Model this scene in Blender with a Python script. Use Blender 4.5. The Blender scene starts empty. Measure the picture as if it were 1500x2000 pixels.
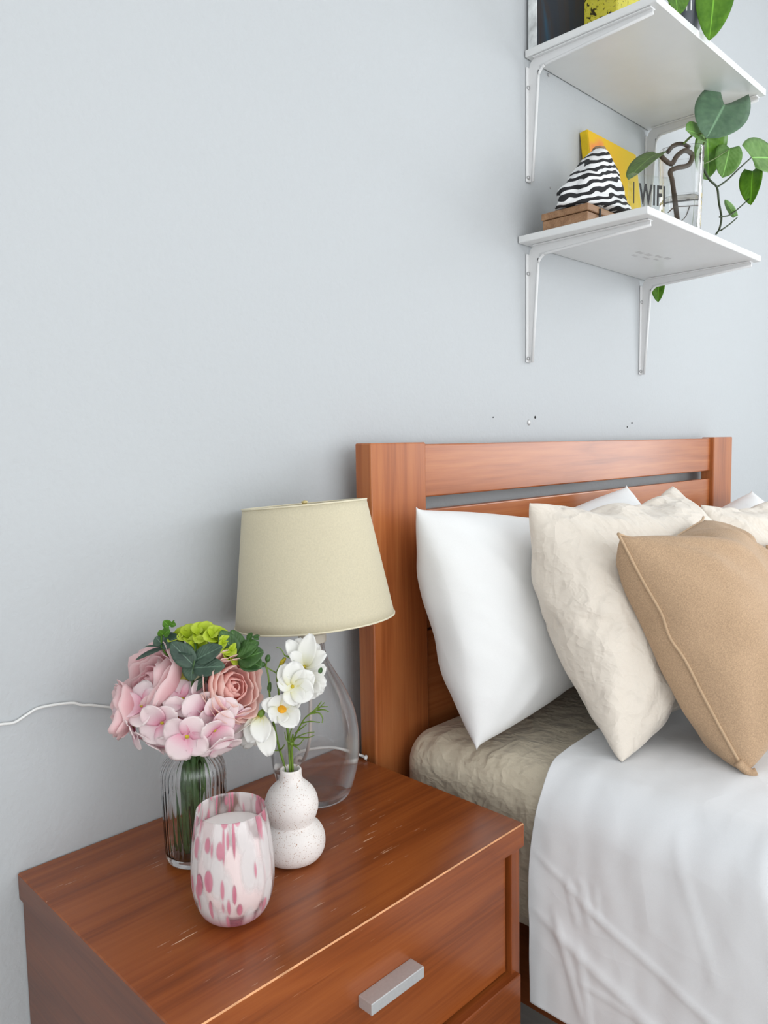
import bpy, bmesh, math, random
from mathutils import Vector, Matrix, noise

random.seed(7)
scene = bpy.context.scene
COL = scene.collection
T = 0.52                      # height of the nightstand top above the floor

# ------------------------------------------------------------------ camera
cam_data = bpy.data.cameras.new('camera')
cam_data.sensor_fit = 'VERTICAL'
cam_data.sensor_height = 36.0
cam_data.lens = 1507.5 * 36.0 / 2000.0
cam_data.clip_start = 0.02
cam = bpy.data.objects.new('camera', cam_data)
COL.objects.link(cam)
_r = Vector((0.70367497, -0.71032734, -0.01663149))
_u = Vector((0.07558891, 0.05156539, 0.99580486))
_f = Vector((0.70648982, 0.70198011, -0.08997814))
_m = Matrix((_r, _u, -_f)).transposed().to_4x4()
_m.translation = Vector((-0.8146, -0.9168, 0.4939 + T))
cam.matrix_world = _m
scene.camera = cam

# ------------------------------------------------------------------ sky, window light, added fill lights, exposure
world = bpy.data.worlds.new('sky')
scene.world = world
world.use_nodes = True
bg = world.node_tree.nodes['Background']
bg.inputs['Color'].default_value = (0.80, 0.90, 1.0, 1)
bg.inputs['Strength'].default_value = 1.0


def window_or_fill_light(name, loc, rot, sx, sy, power, col):
    L = bpy.data.lights.new(name, 'AREA')
    L.shape = 'RECTANGLE'
    L.size, L.size_y = sx, sy
    L.energy = power
    L.color = col
    o = bpy.data.objects.new(name, L)
    o.location = loc
    o.rotation_euler = rot
    COL.objects.link(o)


# daylight through the right window; the rear and left lights are added fill
window_or_fill_light('daylight_side_window', (2.72, -1.70, 1.48), (0, math.radians(90), 0), 1.40, 1.65, 34, (0.93, 0.97, 1.0))
window_or_fill_light('rear_fill_light', (-0.25, -3.12, 1.15), (math.radians(90), 0, 0), 3.3, 1.9, 42, (1.0, 0.99, 0.985))
window_or_fill_light('left_fill_light', (-2.05, -1.75, 1.25), (0, math.radians(-90), 0), 1.3, 1.5, 11, (1.0, 0.985, 0.97))

vs = scene.view_settings
vs.view_transform = 'Standard'
vs.look = 'None'
vs.exposure = 0.0
vs.gamma = 1.0
vs.use_curve_mapping = False
scene.cycles.max_bounces = 9
scene.cycles.diffuse_bounces = 3
scene.cycles.glossy_bounces = 3
scene.cycles.transmission_bounces = 9
scene.cycles.transparent_max_bounces = 8


# ------------------------------------------------------------------ materials
def new_mat(name):
    m = bpy.data.materials.new(name)
    m.use_nodes = True
    nt = m.node_tree
    b = nt.nodes['Principled BSDF']
    return m, nt, b


def nd(nt, kind, **kw):
    n = nt.nodes.new(kind)
    for k, v in kw.items():
        if k in n.inputs:
            n.inputs[k].default_value = v
        else:
            setattr(n, k, v)
    return n


def ramp(nt, stops, interp='LINEAR'):
    n = nt.nodes.new('ShaderNodeValToRGB')
    cr = n.color_ramp
    cr.interpolation = interp
    while len(cr.elements) < len(stops):
        cr.elements.new(0.5)
    for e, (p, c) in zip(cr.elements, stops):
        e.position = p
        e.color = (c[0], c[1], c[2], 1) if not isinstance(c, (int, float)) else (c, c, c, 1)
    return n


def srgb(r, g, b):
    def f(c):
        c /= 255.0
        return c / 12.92 if c <= 0.04045 else ((c + 0.055) / 1.055) ** 2.4
    return (f(r), f(g), f(b))


def coords(nt, scale=(1, 1, 1), kind='Object', rot=(0, 0, 0)):
    tc = nt.nodes.new('ShaderNodeTexCoord')
    mp = nt.nodes.new('ShaderNodeMapping')
    mp.inputs['Scale'].default_value = scale
    mp.inputs['Rotation'].default_value = rot
    nt.links.new(tc.outputs[kind], mp.inputs['Vector'])
    return mp.outputs['Vector']


def plain(name, col, rough=0.5, metal=0.0, noise_amt=0.06, scale=30, bump=0.0, spec=0.5, coat=0.0):
    m, nt, b = new_mat(name)
    v = coords(nt)
    n = nd(nt, 'ShaderNodeTexNoise', Scale=scale, Detail=4.0)
    nt.links.new(v, n.inputs['Vector'])
    k = noise_amt
    rp = ramp(nt, [(0.3, tuple(c * (1 - k) for c in col)), (0.7, tuple(min(1, c * (1 + k)) for c in col))])
    nt.links.new(n.outputs['Fac'], rp.inputs['Fac'])
    nt.links.new(rp.outputs['Color'], b.inputs['Base Color'])
    b.inputs['Roughness'].default_value = rough
    b.inputs['Metallic'].default_value = metal
    b.inputs['Specular IOR Level'].default_value = spec
    b.inputs['Coat Weight'].default_value = coat
    if bump:
        bp = nd(nt, 'ShaderNodeBump', Strength=bump, Distance=0.002)
        nt.links.new(n.outputs['Fac'], bp.inputs['Height'])
        nt.links.new(bp.outputs['Normal'], b.inputs['Normal'])
    return m


def wall_paint(name, col):
    m, nt, b = new_mat(name)
    v = coords(nt)
    n = nd(nt, 'ShaderNodeTexNoise', Scale=130.0, Detail=3.0, Roughness=0.55)
    n2 = nd(nt, 'ShaderNodeTexNoise', Scale=18.0, Detail=3.0)
    n3 = nd(nt, 'ShaderNodeTexNoise', Scale=1.6, Detail=2.0)
    for q in (n, n2, n3):
        nt.links.new(v, q.inputs['Vector'])
    ad = nd(nt, 'ShaderNodeMath', operation='MULTIPLY_ADD')
    nt.links.new(n2.outputs['Fac'], ad.inputs[0])
    ad.inputs[1].default_value = 0.8
    nt.links.new(n.outputs['Fac'], ad.inputs[2])
    bp = nd(nt, 'ShaderNodeBump', Strength=0.22, Distance=0.004)
    nt.links.new(ad.outputs[0], bp.inputs['Height'])
    nt.links.new(bp.outputs['Normal'], b.inputs['Normal'])
    rp = ramp(nt, [(0.3, tuple(c * 0.985 for c in col)), (0.7, col)])
    nt.links.new(n3.outputs['Fac'], rp.inputs['Fac'])
    nt.links.new(rp.outputs['Color'], b.inputs['Base Color'])
    b.inputs['Roughness'].default_value = 0.6
    b.inputs['Specular IOR Level'].default_value = 0.3
    return m


def wood(name, axis, dark, mid, light, rough=0.28, scale=1.0, scratch=False, seed=0.0, coat=0.14):
    """cherry-stained veneer; the grain runs along the given axis"""
    m, nt, b = new_mat(name)
    s = [9.0 * scale, 9.0 * scale, 9.0 * scale]
    s[axis] = 0.9 * scale
    v = coords(nt, tuple(s))
    off = nd(nt, 'ShaderNodeVectorMath', operation='ADD')
    nt.links.new(v, off.inputs[0])
    off.inputs[1].default_value = (seed, seed * 0.7, seed * 1.3)
    v = off.outputs[0]
    big = nd(nt, 'ShaderNodeTexNoise', Scale=1.3, Detail=3.0, Roughness=0.5, Distortion=0.4)
    nt.links.new(v, big.inputs['Vector'])
    mul = nd(nt, 'ShaderNodeMath', operation='MULTIPLY')
    nt.links.new(big.outputs['Fac'], mul.inputs[0])
    mul.inputs[1].default_value = 9.0
    fr = nd(nt, 'ShaderNodeMath', operation='PINGPONG')
    nt.links.new(mul.outputs[0], fr.inputs[0])
    fr.inputs[1].default_value = 1.0
    fs = [220.0 * scale, 220.0 * scale, 220.0 * scale]
    fs[axis] = 7.0 * scale
    v2 = coords(nt, tuple(fs))
    fine = nd(nt, 'ShaderNodeTexNoise', Scale=1.0, Detail=3.0, Roughness=0.6)
    nt.links.new(v2, fine.inputs['Vector'])
    mix = nd(nt, 'ShaderNodeMath', operation='MULTIPLY_ADD')
    nt.links.new(fr.outputs[0], mix.inputs[0])
    mix.inputs[1].default_value = 0.30
    sc = nd(nt, 'ShaderNodeMath', operation='MULTIPLY')
    nt.links.new(fine.outputs['Fac'], sc.inputs[0])
    sc.inputs[1].default_value = 0.62
    nt.links.new(sc.outputs[0], mix.inputs[2])
    rp = ramp(nt, [(0.12, dark), (0.46, mid), (0.86, light)])
    nt.links.new(mix.outputs[0], rp.inputs['Fac'])
    col = rp.outputs['Color']
    b.inputs['Roughness'].default_value = rough
    if scratch:
        ss = [430.0, 430.0, 430.0]
        ss[axis] = 34.0
        v3 = coords(nt, tuple(ss), rot=(0, 0, 0.10))
        sn = nd(nt, 'ShaderNodeTexNoise', Scale=1.0, Detail=1.5, Roughness=0.4)
        nt.links.new(v3, sn.inputs['Vector'])
        pm = nd(nt, 'ShaderNodeTexNoise', Scale=11.0, Detail=2.0)
        nt.links.new(coords(nt), pm.inputs['Vector'])
        s1 = ramp(nt, [(0.70, 0.0), (0.75, 1.0)])
        nt.links.new(sn.outputs['Fac'], s1.inputs['Fac'])
        s2 = ramp(nt, [(0.54, 0.0), (0.66, 1.0)])
        nt.links.new(pm.outputs['Fac'], s2.inputs['Fac'])
        mm = nd(nt, 'ShaderNodeMath', operation='MULTIPLY')
        nt.links.new(s1.outputs['Color'], mm.inputs[0])
        nt.links.new(s2.outputs['Color'], mm.inputs[1])
        mx = nd(nt, 'ShaderNodeMix', data_type='RGBA')
        nt.links.new(mm.outputs[0], mx.inputs[0])
        nt.links.new(col, mx.inputs[6])
        mx.inputs[7].default_value = srgb(232, 190, 152) + (1,)
        col = mx.outputs[2]
    nt.links.new(col, b.inputs['Base Color'])
    b.inputs['Coat Weight'].default_value = coat
    b.inputs['Coat Roughness'].default_value = 0.18
    b.inputs['Specular IOR Level'].default_value = 0.40
    bp = nd(nt, 'ShaderNodeBump', Strength=0.06, Distance=0.001)
    nt.links.new(fine.outputs['Fac'], bp.inputs['Height'])
    nt.links.new(bp.outputs['Normal'], b.inputs['Normal'])
    return m


def fabric(name, col, weave=900.0, weave_amt=0.25, crinkle=0.0, crinkle_scale=22.0, rough=0.85, mottled=0.05,
           sheen=0.2, kind='Object', stretch=(1, 1, 1)):
    m, nt, b = new_mat(name)
    v = coords(nt, stretch, kind)
    n = nd(nt, 'ShaderNodeTexNoise', Scale=weave, Detail=2.0)
    n3 = nd(nt, 'ShaderNodeTexNoise', Scale=weave * 0.7, Detail=2.0)
    for q in (n, n3):
        nt.links.new(v, q.inputs['Vector'])
    rp = ramp(nt, [(0.3, tuple(c * (1 - mottled * 2) for c in col)), (0.7, tuple(min(1, c * (1 + mottled)) for c in col))])
    nt.links.new(n3.outputs['Fac'], rp.inputs['Fac'])
    nt.links.new(rp.outputs['Color'], b.inputs['Base Color'])
    b.inputs['Roughness'].default_value = rough
    b.inputs['Specular IOR Level'].default_value = 0.2
    b.inputs['Sheen Weight'].default_value = sheen
    b1 = nd(nt, 'ShaderNodeBump', Strength=weave_amt, Distance=0.0006)
    nt.links.new(n.outputs['Fac'], b1.inputs['Height'])
    if crinkle:
        # crossing pressed creases: ridges of two stretched noises
        acc = None
        for st_, sc_, rt_ in (((1, 1, 0.45), 1.0, (0.3, 0.2, 0.5)), ((0.4, 1, 1), 1.3, (0.0, 0.5, -0.4)), ((1, 0.5, 1), 2.6, (0.4, 0.0, 0.2))):
            nn = nd(nt, 'ShaderNodeTexNoise', Scale=crinkle_scale * sc_, Detail=2.5, Roughness=0.5, Distortion=0.3)
            nt.links.new(coords(nt, st_, kind, rt_), nn.inputs['Vector'])
            su = nd(nt, 'ShaderNodeMath', operation='SUBTRACT')
            nt.links.new(nn.outputs['Fac'], su.inputs[0])
            su.inputs[1].default_value = 0.5
            ab = nd(nt, 'ShaderNodeMath', operation='ABSOLUTE')
            nt.links.new(su.outputs[0], ab.inputs[0])
            mu = nd(nt, 'ShaderNodeMath', operation='MULTIPLY_ADD')
            nt.links.new(ab.outputs[0], mu.inputs[0])
            mu.inputs[1].default_value = -3.0 / sc_
            if acc is None:
                mu.inputs[2].default_value = 1.0
            else:
                nt.links.new(acc, mu.inputs[2])
            acc = mu.outputs[0]
        b2 = nd(nt, 'ShaderNodeBump', Strength=crinkle, Distance=0.006)
        nt.links.new(acc, b2.inputs['Height'])
        nt.links.new(b1.outputs['Normal'], b2.inputs['Normal'])
        nt.links.new(b2.outputs['Normal'], b.inputs['Normal'])
    else:
        nt.links.new(b1.outputs['Normal'], b.inputs['Normal'])
    return m


def glass(name, col=(1, 1, 1), rough=0.0, ior=1.45):
    m, nt, b = new_mat(name)
    b.inputs['Base Color'].default_value = col + (1,)
    b.inputs['Transmission Weight'].default_value = 1.0
    b.inputs['Roughness'].default_value = rough
    b.inputs['IOR'].default_value = ior
    v = coords(nt)
    n = nd(nt, 'ShaderNodeTexNoise', Scale=14.0, Detail=1.0)
    nt.links.new(v, n.inputs['Vector'])
    bp = nd(nt, 'ShaderNodeBump', Strength=0.02, Distance=0.002)
    nt.links.new(n.outputs['Fac'], bp.inputs['Height'])
    nt.links.new(bp.outputs['Normal'], b.inputs['Normal'])
    return m


def thin_clear(name, tint):
    """thin clear plastic or glass: lets light straight through, mirrors at grazing angles"""
    m, nt, b = new_mat(name)
    nt.nodes.remove(b)
    tp = nt.nodes.new('ShaderNodeBsdfTransparent')
    tp.inputs['Color'].default_value = tint + (1,)
    gl = nt.nodes.new('ShaderNodeBsdfGlossy')
    gl.inputs['Roughness'].default_value = 0.02
    lw_ = nt.nodes.new('ShaderNodeLayerWeight')
    lw_.inputs['Blend'].default_value = 0.5
    pw = nd(nt, 'ShaderNodeMath', operation='POWER')
    nt.links.new(lw_.outputs['Facing'], pw.inputs[0])
    pw.inputs[1].default_value = 5.0
    fr = nd(nt, 'ShaderNodeMath', operation='MULTIPLY_ADD')
    nt.links.new(pw.outputs[0], fr.inputs[0])
    fr.inputs[1].default_value = 0.90
    fr.inputs[2].default_value = 0.04
    mx = nt.nodes.new('ShaderNodeMixShader')
    nt.links.new(fr.outputs[0], mx.inputs[0])
    nt.links.new(tp.outputs[0], mx.inputs[1])
    nt.links.new(gl.outputs[0], mx.inputs[2])
    nt.links.new(mx.outputs[0], nt.nodes['Material Output'].inputs['Surface'])
    return m


def blown_glass(name):
    """thin blown vessel: clear where it is seen square on, refracting where the wall curves away"""
    m, nt, b = new_mat(name)
    b.inputs['Base Color'].default_value = (0.98, 0.98, 0.98, 1)
    b.inputs['Transmission Weight'].default_value = 1.0
    b.inputs['Roughness'].default_value = 0.0
    b.inputs['IOR'].default_value = 1.45
    n = nd(nt, 'ShaderNodeTexNoise', Scale=14.0, Detail=1.0)
    nt.links.new(coords(nt), n.inputs['Vector'])
    bp = nd(nt, 'ShaderNodeBump', Strength=0.02, Distance=0.002)
    nt.links.new(n.outputs['Fac'], bp.inputs['Height'])
    nt.links.new(bp.outputs['Normal'], b.inputs['Normal'])
    lw_ = nt.nodes.new('ShaderNodeLayerWeight')
    lw_.inputs['Blend'].default_value = 0.5
    r = ramp(nt, [(0.30, 0.08), (0.62, 1.0)])
    nt.links.new(lw_.outputs['Facing'], r.inputs['Fac'])
    tp = nt.nodes.new('ShaderNodeBsdfTransparent')
    tp.inputs['Color'].default_value = (0.985, 0.985, 0.985, 1)
    mx = nt.nodes.new('ShaderNodeMixShader')
    nt.links.new(r.outputs['Color'], mx.inputs[0])
    nt.links.new(tp.outputs[0], mx.inputs[1])
    nt.links.new(b.outputs[0], mx.inputs[2])
    nt.links.new(mx.outputs[0], nt.nodes['Material Output'].inputs['Surface'])
    return m


def petal_mat(name, stops, trans=0.25, vein=0.06, rough=0.6):
    """stops run from the base (v=0) to the rim (v=1) of the petal"""
    m, nt, b = new_mat(name)
    tc = nt.nodes.new('ShaderNodeTexCoord')
    sp = nt.nodes.new('ShaderNodeSeparateXYZ')
    nt.links.new(tc.outputs['UV'], sp.inputs[0])
    mp = nt.nodes.new('ShaderNodeMapping')
    mp.inputs['Scale'].default_value = (22, 1.2, 1)
    nt.links.new(tc.outputs['UV'], mp.inputs['Vector'])
    n = nd(nt, 'ShaderNodeTexNoise', Scale=1.0, Detail=3.0)
    nt.links.new(mp.outputs['Vector'], n.inputs['Vector'])
    ma = nd(nt, 'ShaderNodeMath', operation='MULTIPLY_ADD')
    nt.links.new(n.outputs['Fac'], ma.inputs[0])
    ma.inputs[1].default_value = vein * 2
    nt.links.new(sp.outputs['Y'], ma.inputs[2])
    sb = nd(nt, 'ShaderNodeMath', operation='SUBTRACT')
    nt.links.new(ma.outputs[0], sb.inputs[0])
    sb.inputs[1].default_value = vein
    rp = ramp(nt, stops)
    nt.links.new(sb.outputs[0], rp.inputs['Fac'])
    nt.links.new(rp.outputs['Color'], b.inputs['Base Color'])
    b.inputs['Roughness'].default_value = rough
    b.inputs['Specular IOR Level'].default_value = 0.25
    bp = nd(nt, 'ShaderNodeBump', Strength=0.12, Distance=0.0008)
    nt.links.new(n.outputs['Fac'], bp.inputs['Height'])
    nt.links.new(bp.outputs['Normal'], b.inputs['Normal'])
    tr = nt.nodes.new('ShaderNodeBsdfTranslucent')
    nt.links.new(rp.outputs['Color'], tr.inputs['Color'])
    mx = nt.nodes.new('ShaderNodeMixShader')
    mx.inputs[0].default_value = trans
    nt.links.new(b.outputs[0], mx.inputs[1])
    nt.links.new(tr.outputs[0], mx.inputs[2])
    nt.links.new(mx.outputs[0], nt.nodes['Material Output'].inputs['Surface'])
    return m


M = {}
M['wall'] = wall_paint('wall_paint', (0.525, 0.545, 0.560))
M['wall_white'] = plain('white_wall_paint', (0.84, 0.84, 0.83), 0.7, noise_amt=0.01, scale=4)
M['ceiling'] = plain('ceiling_paint', (0.86, 0.86, 0.86), 0.8, noise_amt=0.01)
M['floor'] = wood('floor_wood', 1, srgb(172, 168, 160), srgb(192, 188, 181), srgb(204, 200, 194), 0.4, 0.5)
CH_D, CH_M, CH_L = srgb(112, 54, 22), srgb(144, 74, 33), srgb(168, 93, 43)
M['wood_top'] = wood('cherry_top', 0, CH_D, CH_M, CH_L, 0.26, 0.8, scratch=True, seed=3.1)
M['wood_x'] = wood('cherry_drawer', 0, CH_D, CH_M, CH_L, 0.26, 1.0, seed=7.7)
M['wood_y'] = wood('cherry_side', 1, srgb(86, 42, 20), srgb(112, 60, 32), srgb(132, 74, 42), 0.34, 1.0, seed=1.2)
M['wood_z'] = wood('cherry_upright', 2, CH_D, CH_M, CH_L, 0.28, 1.0, seed=5.3)
HB_D, HB_M, HB_L = srgb(142, 74, 36), srgb(174, 100, 54), srgb(194, 122, 70)
M['bed_x'] = wood('bed_cherry_rail', 0, HB_D, HB_M, HB_L, 0.26, 0.8, seed=11.0)
M['bed_z'] = wood('bed_cherry_post', 2, HB_D, HB_M, HB_L, 0.3, 1.0, seed=2.2)
M['worn'] = plain('worn_wood_edge', srgb(222, 160, 112), 0.4, noise_amt=0.25, scale=60)
M['alu'] = plain('brushed_aluminium', srgb(206, 207, 208), 0.42, 0.45, noise_amt=0.04, scale=300)
M['white_lam'] = plain('white_laminate', (0.80, 0.805, 0.80), 0.32, noise_amt=0.01)
M['white_metal'] = plain('white_enamel_metal', (0.78, 0.78, 0.78), 0.3, noise_amt=0.01)
M['screw'] = plain('zinc_screw', (0.6, 0.6, 0.6), 0.35, 0.8)
M['dark'] = plain('dark_hole', (0.03, 0.03, 0.03), 0.9)
M['smudge'] = plain('grey_print', (0.52, 0.52, 0.52), 0.6)
M['white_cotton'] = fabric('white_cotton', (0.87, 0.87, 0.865), 1400, 0.12, 0.38, 5.0, mottled=0.01)
M['blanket'] = fabric('white_coverlet', (0.82, 0.83, 0.85), 1400, 0.12, 0.40, 5.0, mottled=0.01)
M['beige_crinkle'] = fabric('beige_crinkled_cotton', srgb(232, 222, 209), 1200, 0.12, 0.62, 20.0, mottled=0.012)
M['sheet'] = fabric('beige_satin_sheet', srgb(212, 200, 178), 1200, 0.08, 0.9, 17.0, rough=0.5, mottled=0.02)
M['linen'] = fabric('tan_linen', srgb(194, 163, 132), 900, 0.6, 0.20, 12.0, mottled=0.10, sheen=0.1)
M['linen_seam'] = fabric('tan_seam', srgb(200, 170, 138), 600, 0.4, mottled=0.05)
M['glass'] = glass('clear_glass')
M['acrylic'] = thin_clear('clear_acrylic', (0.965, 0.985, 0.98))
M['blown'] = blown_glass('blown_glass')
M['pane'] = thin_clear('window_pane', (0.97, 0.985, 0.98))
M['ink'] = plain('black_ink', (0.015, 0.015, 0.015), 0.5)
M['beige_plastic'] = plain('beige_plastic', srgb(206, 198, 184), 0.45)
M['cable'] = plain('white_cable', (0.82, 0.82, 0.80), 0.4)
M['wax'] = plain('white_wax', (0.90, 0.88, 0.84), 0.5, noise_amt=0.01)


M['print'] = plain('faint_grey_print', (0.66, 0.66, 0.66), 0.6)
M['canvas_edge'] = plain('raw_canvas_edge', (0.70, 0.72, 0.72), 0.8, noise_amt=0.35, scale=40)
M['charcoal'] = plain('charcoal_ceramic', (0.10, 0.11, 0.13), 0.45)
M['soil'] = plain('dark_soil', (0.03, 0.022, 0.016), 0.95, bump=0.6)
M['tan_wood'] = wood('tan_box_wood', 0, srgb(120, 86, 60), srgb(160, 122, 90), srgb(186, 150, 116), 0.5, 1.6, coat=0.0)
M['lining'] = plain('tan_lining', srgb(150, 124, 96), 0.9, noise_amt=0.2, scale=120)
M['yellow_edge'] = plain('yellow_canvas_edge', srgb(226, 190, 20), 0.7, noise_amt=0.15, scale=40)
M['vine'] = plain('green_vine', srgb(92, 116, 48), 0.5)
M['dark_vine'] = plain('dark_vine', srgb(48, 62, 34), 0.5)
M['brown_stem'] = plain('brown_stem', srgb(78, 66, 54), 0.8, noise_amt=0.3, scale=160, bump=0.5)
M['water'] = glass('water', (1, 1, 1), 0.0, 1.33)
M['brass'] = plain('pale_brass', srgb(214, 196, 140), 0.3, 0.7)
M['bulb'] = plain('frosted_bulb', (0.85, 0.85, 0.82), 0.4)
M['clear_cord'] = plain('clear_grey_flex', srgb(196, 186, 180), 0.3)
M['shade_rim'] = fabric('shade_rim', srgb(228, 219, 192), 800, 0.2, mottled=0.02)


def painted(name, stops, scale, stretch=(1, 1, 1), detail=5.0, dist=1.0, rough=0.55):
    m, nt, b = new_mat(name)
    n = nd(nt, 'ShaderNodeTexNoise', Scale=scale, Detail=detail, Distortion=dist)
    nt.links.new(coords(nt, stretch), n.inputs['Vector'])
    rp = ramp(nt, stops)
    nt.links.new(n.outputs['Fac'], rp.inputs['Fac'])
    nt.links.new(rp.outputs['Color'], b.inputs['Base Color'])
    b.inputs['Roughness'].default_value = rough
    bp = nd(nt, 'ShaderNodeBump', Strength=0.3, Distance=0.001)
    nt.links.new(n.outputs['Fac'], bp.inputs['Height'])
    nt.links.new(bp.outputs['Normal'], b.inputs['Normal'])
    return m


M['dark_paint'] = painted('dark_oil_paint', [(0.30, srgb(10, 26, 40)), (0.45, srgb(26, 32, 42)), (0.55, srgb(40, 32, 32)), (0.68, srgb(16, 62, 84))], 14, (1, 1, 0.3), rough=0.85)
M['floral'] = painted('yellow_floral_print', [(0.0, srgb(40, 34, 20)), (0.37, srgb(60, 52, 26)), (0.42, srgb(222, 212, 66)), (0.64, srgb(228, 218, 84)), (0.70, srgb(120, 96, 40))], 55, (1, 1, 1), 3.0, 2.0)


def yellow_art():
    m, nt, b = new_mat('yellow_painting')
    v = coords(nt)
    d = nd(nt, 'ShaderNodeVectorMath', operation='DISTANCE')
    nt.links.new(v, d.inputs[0])
    d.inputs[1].default_value = (0.775 - 0.82, -0.03 + 0.04, 0.205)
    n = nd(nt, 'ShaderNodeTexNoise', Scale=24.0, Detail=4.0)
    nt.links.new(v, n.inputs['Vector'])
    ma = nd(nt, 'ShaderNodeMath', operation='MULTIPLY_ADD')
    nt.links.new(n.outputs['Fac'], ma.inputs[0])
    ma.inputs[1].default_value = 0.05
    nt.links.new(d.outputs['Value'], ma.inputs[2])
    rp = ramp(nt, [(0.040, srgb(240, 132, 66)), (0.060, srgb(242, 152, 74)), (0.075, srgb(240, 190, 14)), (0.16, srgb(236, 198, 12))])
    nt.links.new(ma.outputs[0], rp.inputs['Fac'])
    nt.links.new(rp.outputs['Color'], b.inputs['Base Color'])
    b.inputs['Roughness'].default_value = 0.6
    return m


M['yellow_paint'] = yellow_art()


def zebra():
    m, nt, b = new_mat('zebra_print')
    v = coords(nt, (1, 1, 1), rot=(0.0, 0.25, 0.0))
    n = nd(nt, 'ShaderNodeTexNoise', Scale=16.0, Detail=2.0)
    nt.links.new(v, n.inputs['Vector'])
    w = nd(nt, 'ShaderNodeTexWave', Scale=22.0, Distortion=6.5, Detail=1.5)
    w.bands_direction = 'Z'
    w.inputs['Detail Scale'].default_value = 1.1
    nt.links.new(v, w.inputs['Vector'])
    rp = ramp(nt, [(0.47, (0.012, 0.012, 0.014)), (0.53, (0.84, 0.84, 0.84))])
    nt.links.new(w.outputs['Fac'], rp.inputs['Fac'])
    nt.links.new(rp.outputs['Color'], b.inputs['Base Color'])
    b.inputs['Roughness'].default_value = 0.8
    return m


M['zebra'] = zebra()


def leafm(name, a, b_, trans=0.18, rough=0.4):
    m, nt, b = new_mat(name)
    tc = nt.nodes.new('ShaderNodeTexCoord')
    sp = nt.nodes.new('ShaderNodeSeparateXYZ')
    nt.links.new(tc.outputs['UV'], sp.inputs[0])
    sb = nd(nt, 'ShaderNodeMath', operation='SUBTRACT')
    nt.links.new(sp.outputs['X'], sb.inputs[0])
    sb.inputs[1].default_value = 0.5
    ab = nd(nt, 'ShaderNodeMath', operation='ABSOLUTE')
    nt.links.new(sb.outputs[0], ab.inputs[0])
    n = nd(nt, 'ShaderNodeTexNoise', Scale=60.0, Detail=3.0)
    nt.links.new(coords(nt), n.inputs['Vector'])
    rp = ramp(nt, [(0.3, a), (0.7, b_)])
    nt.links.new(n.outputs['Fac'], rp.inputs['Fac'])
    rv = ramp(nt, [(0.010, 1.0), (0.03, 0.0)])
    nt.links.new(ab.outputs[0], rv.inputs['Fac'])
    # side veins
    mm = nd(nt, 'ShaderNodeMath', operation='MULTIPLY_ADD')
    nt.links.new(ab.outputs[0], mm.inputs[0])
    mm.inputs[1].default_value = -0.9
    nt.links.new(sp.outputs['Y'], mm.inputs[2])
    pp = nd(nt, 'ShaderNodeMath', operation='MULTIPLY')
    nt.links.new(mm.outputs[0], pp.inputs[0])
    pp.inputs[1].default_value = 44.0
    sn = nd(nt, 'ShaderNodeMath', operation='SINE')
    nt.links.new(pp.outputs[0], sn.inputs[0])
    mx = nd(nt, 'ShaderNodeMix', data_type='RGBA')
    nt.links.new(rv.outputs['Color'], mx.inputs[0])
    nt.links.new(rp.outputs['Color'], mx.inputs[6])
    mx.inputs[7].default_value = tuple(min(1, c * 1.7 + 0.03) for c in b_) + (1,)
    nt.links.new(mx.outputs[2], b.inputs['Base Color'])
    b.inputs['Roughness'].default_value = rough
    bp = nd(nt, 'ShaderNodeBump', Strength=0.15, Distance=0.001)
    nt.links.new(sn.outputs[0], bp.inputs['Height'])
    nt.links.new(bp.outputs['Normal'], b.inputs['Normal'])
    tr = nt.nodes.new('ShaderNodeBsdfTranslucent')
    nt.links.new(mx.outputs[2], tr.inputs['Color'])
    ms_ = nt.nodes.new('ShaderNodeMixShader')
    ms_.inputs[0].default_value = trans
    nt.links.new(b.outputs[0], ms_.inputs[1])
    nt.links.new(tr.outputs[0], ms_.inputs[2])
    nt.links.new(ms_.outputs[0], nt.nodes['Material Output'].inputs['Surface'])
    return m


M['leaf_bright'] = leafm('bright_leaf', srgb(84, 138, 26), srgb(116, 168, 46), 0.35)
M['leaf_mid'] = leafm('mid_leaf', srgb(110, 158, 72), srgb(142, 186, 104), 0.35)
M['leaf_dark'] = leafm('dark_leaf', srgb(72, 104, 44), srgb(98, 132, 62))
M['leaf_bluish'] = leafm('bluish_leaf', srgb(82, 114, 88), srgb(102, 136, 104), 0.1, 0.35)
M['euca'] = leafm('eucalyptus_leaf', srgb(44, 66, 54), srgb(74, 98, 80), 0.08, 0.5)
M['euca_green'] = leafm('green_faux_leaf', srgb(46, 78, 36), srgb(82, 122, 58), 0.12, 0.45)
M['sprig'] = leafm('bright_sprig', srgb(76, 124, 34), srgb(100, 150, 46), 0.2, 0.5)
M['lime'] = petal_mat('lime_floret', [(0.0, srgb(150, 176, 20)), (0.5, srgb(186, 208, 44)), (1.0, srgb(206, 222, 90))])
M['peony'] = petal_mat('pink_peony_petal', [(0.0, srgb(246, 124, 146)), (0.35, srgb(254, 182, 192)), (0.7, srgb(255, 216, 220)), (1.0, srgb(255, 232, 232))], 0.48)
M['peony_peach'] = petal_mat('peach_peony_petal', [(0.0, srgb(248, 140, 136)), (0.35, srgb(255, 190, 182)), (0.75, srgb(255, 212, 204)), (1.0, srgb(255, 228, 220))], 0.48)
M['floret'] = petal_mat('pale_pink_floret', [(0.0, srgb(246, 164, 192)), (0.26, srgb(252, 210, 222)), (0.55, srgb(255, 236, 239)), (1.0, srgb(255, 244, 243))], 0.40)
M['white_petal'] = petal_mat('white_petal', [(0.0, srgb(240, 232, 150)), (0.15, srgb(246, 244, 218)), (0.45, srgb(252, 251, 244)), (1.0, srgb(254, 253, 250))], 0.3, 0.03)
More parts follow.
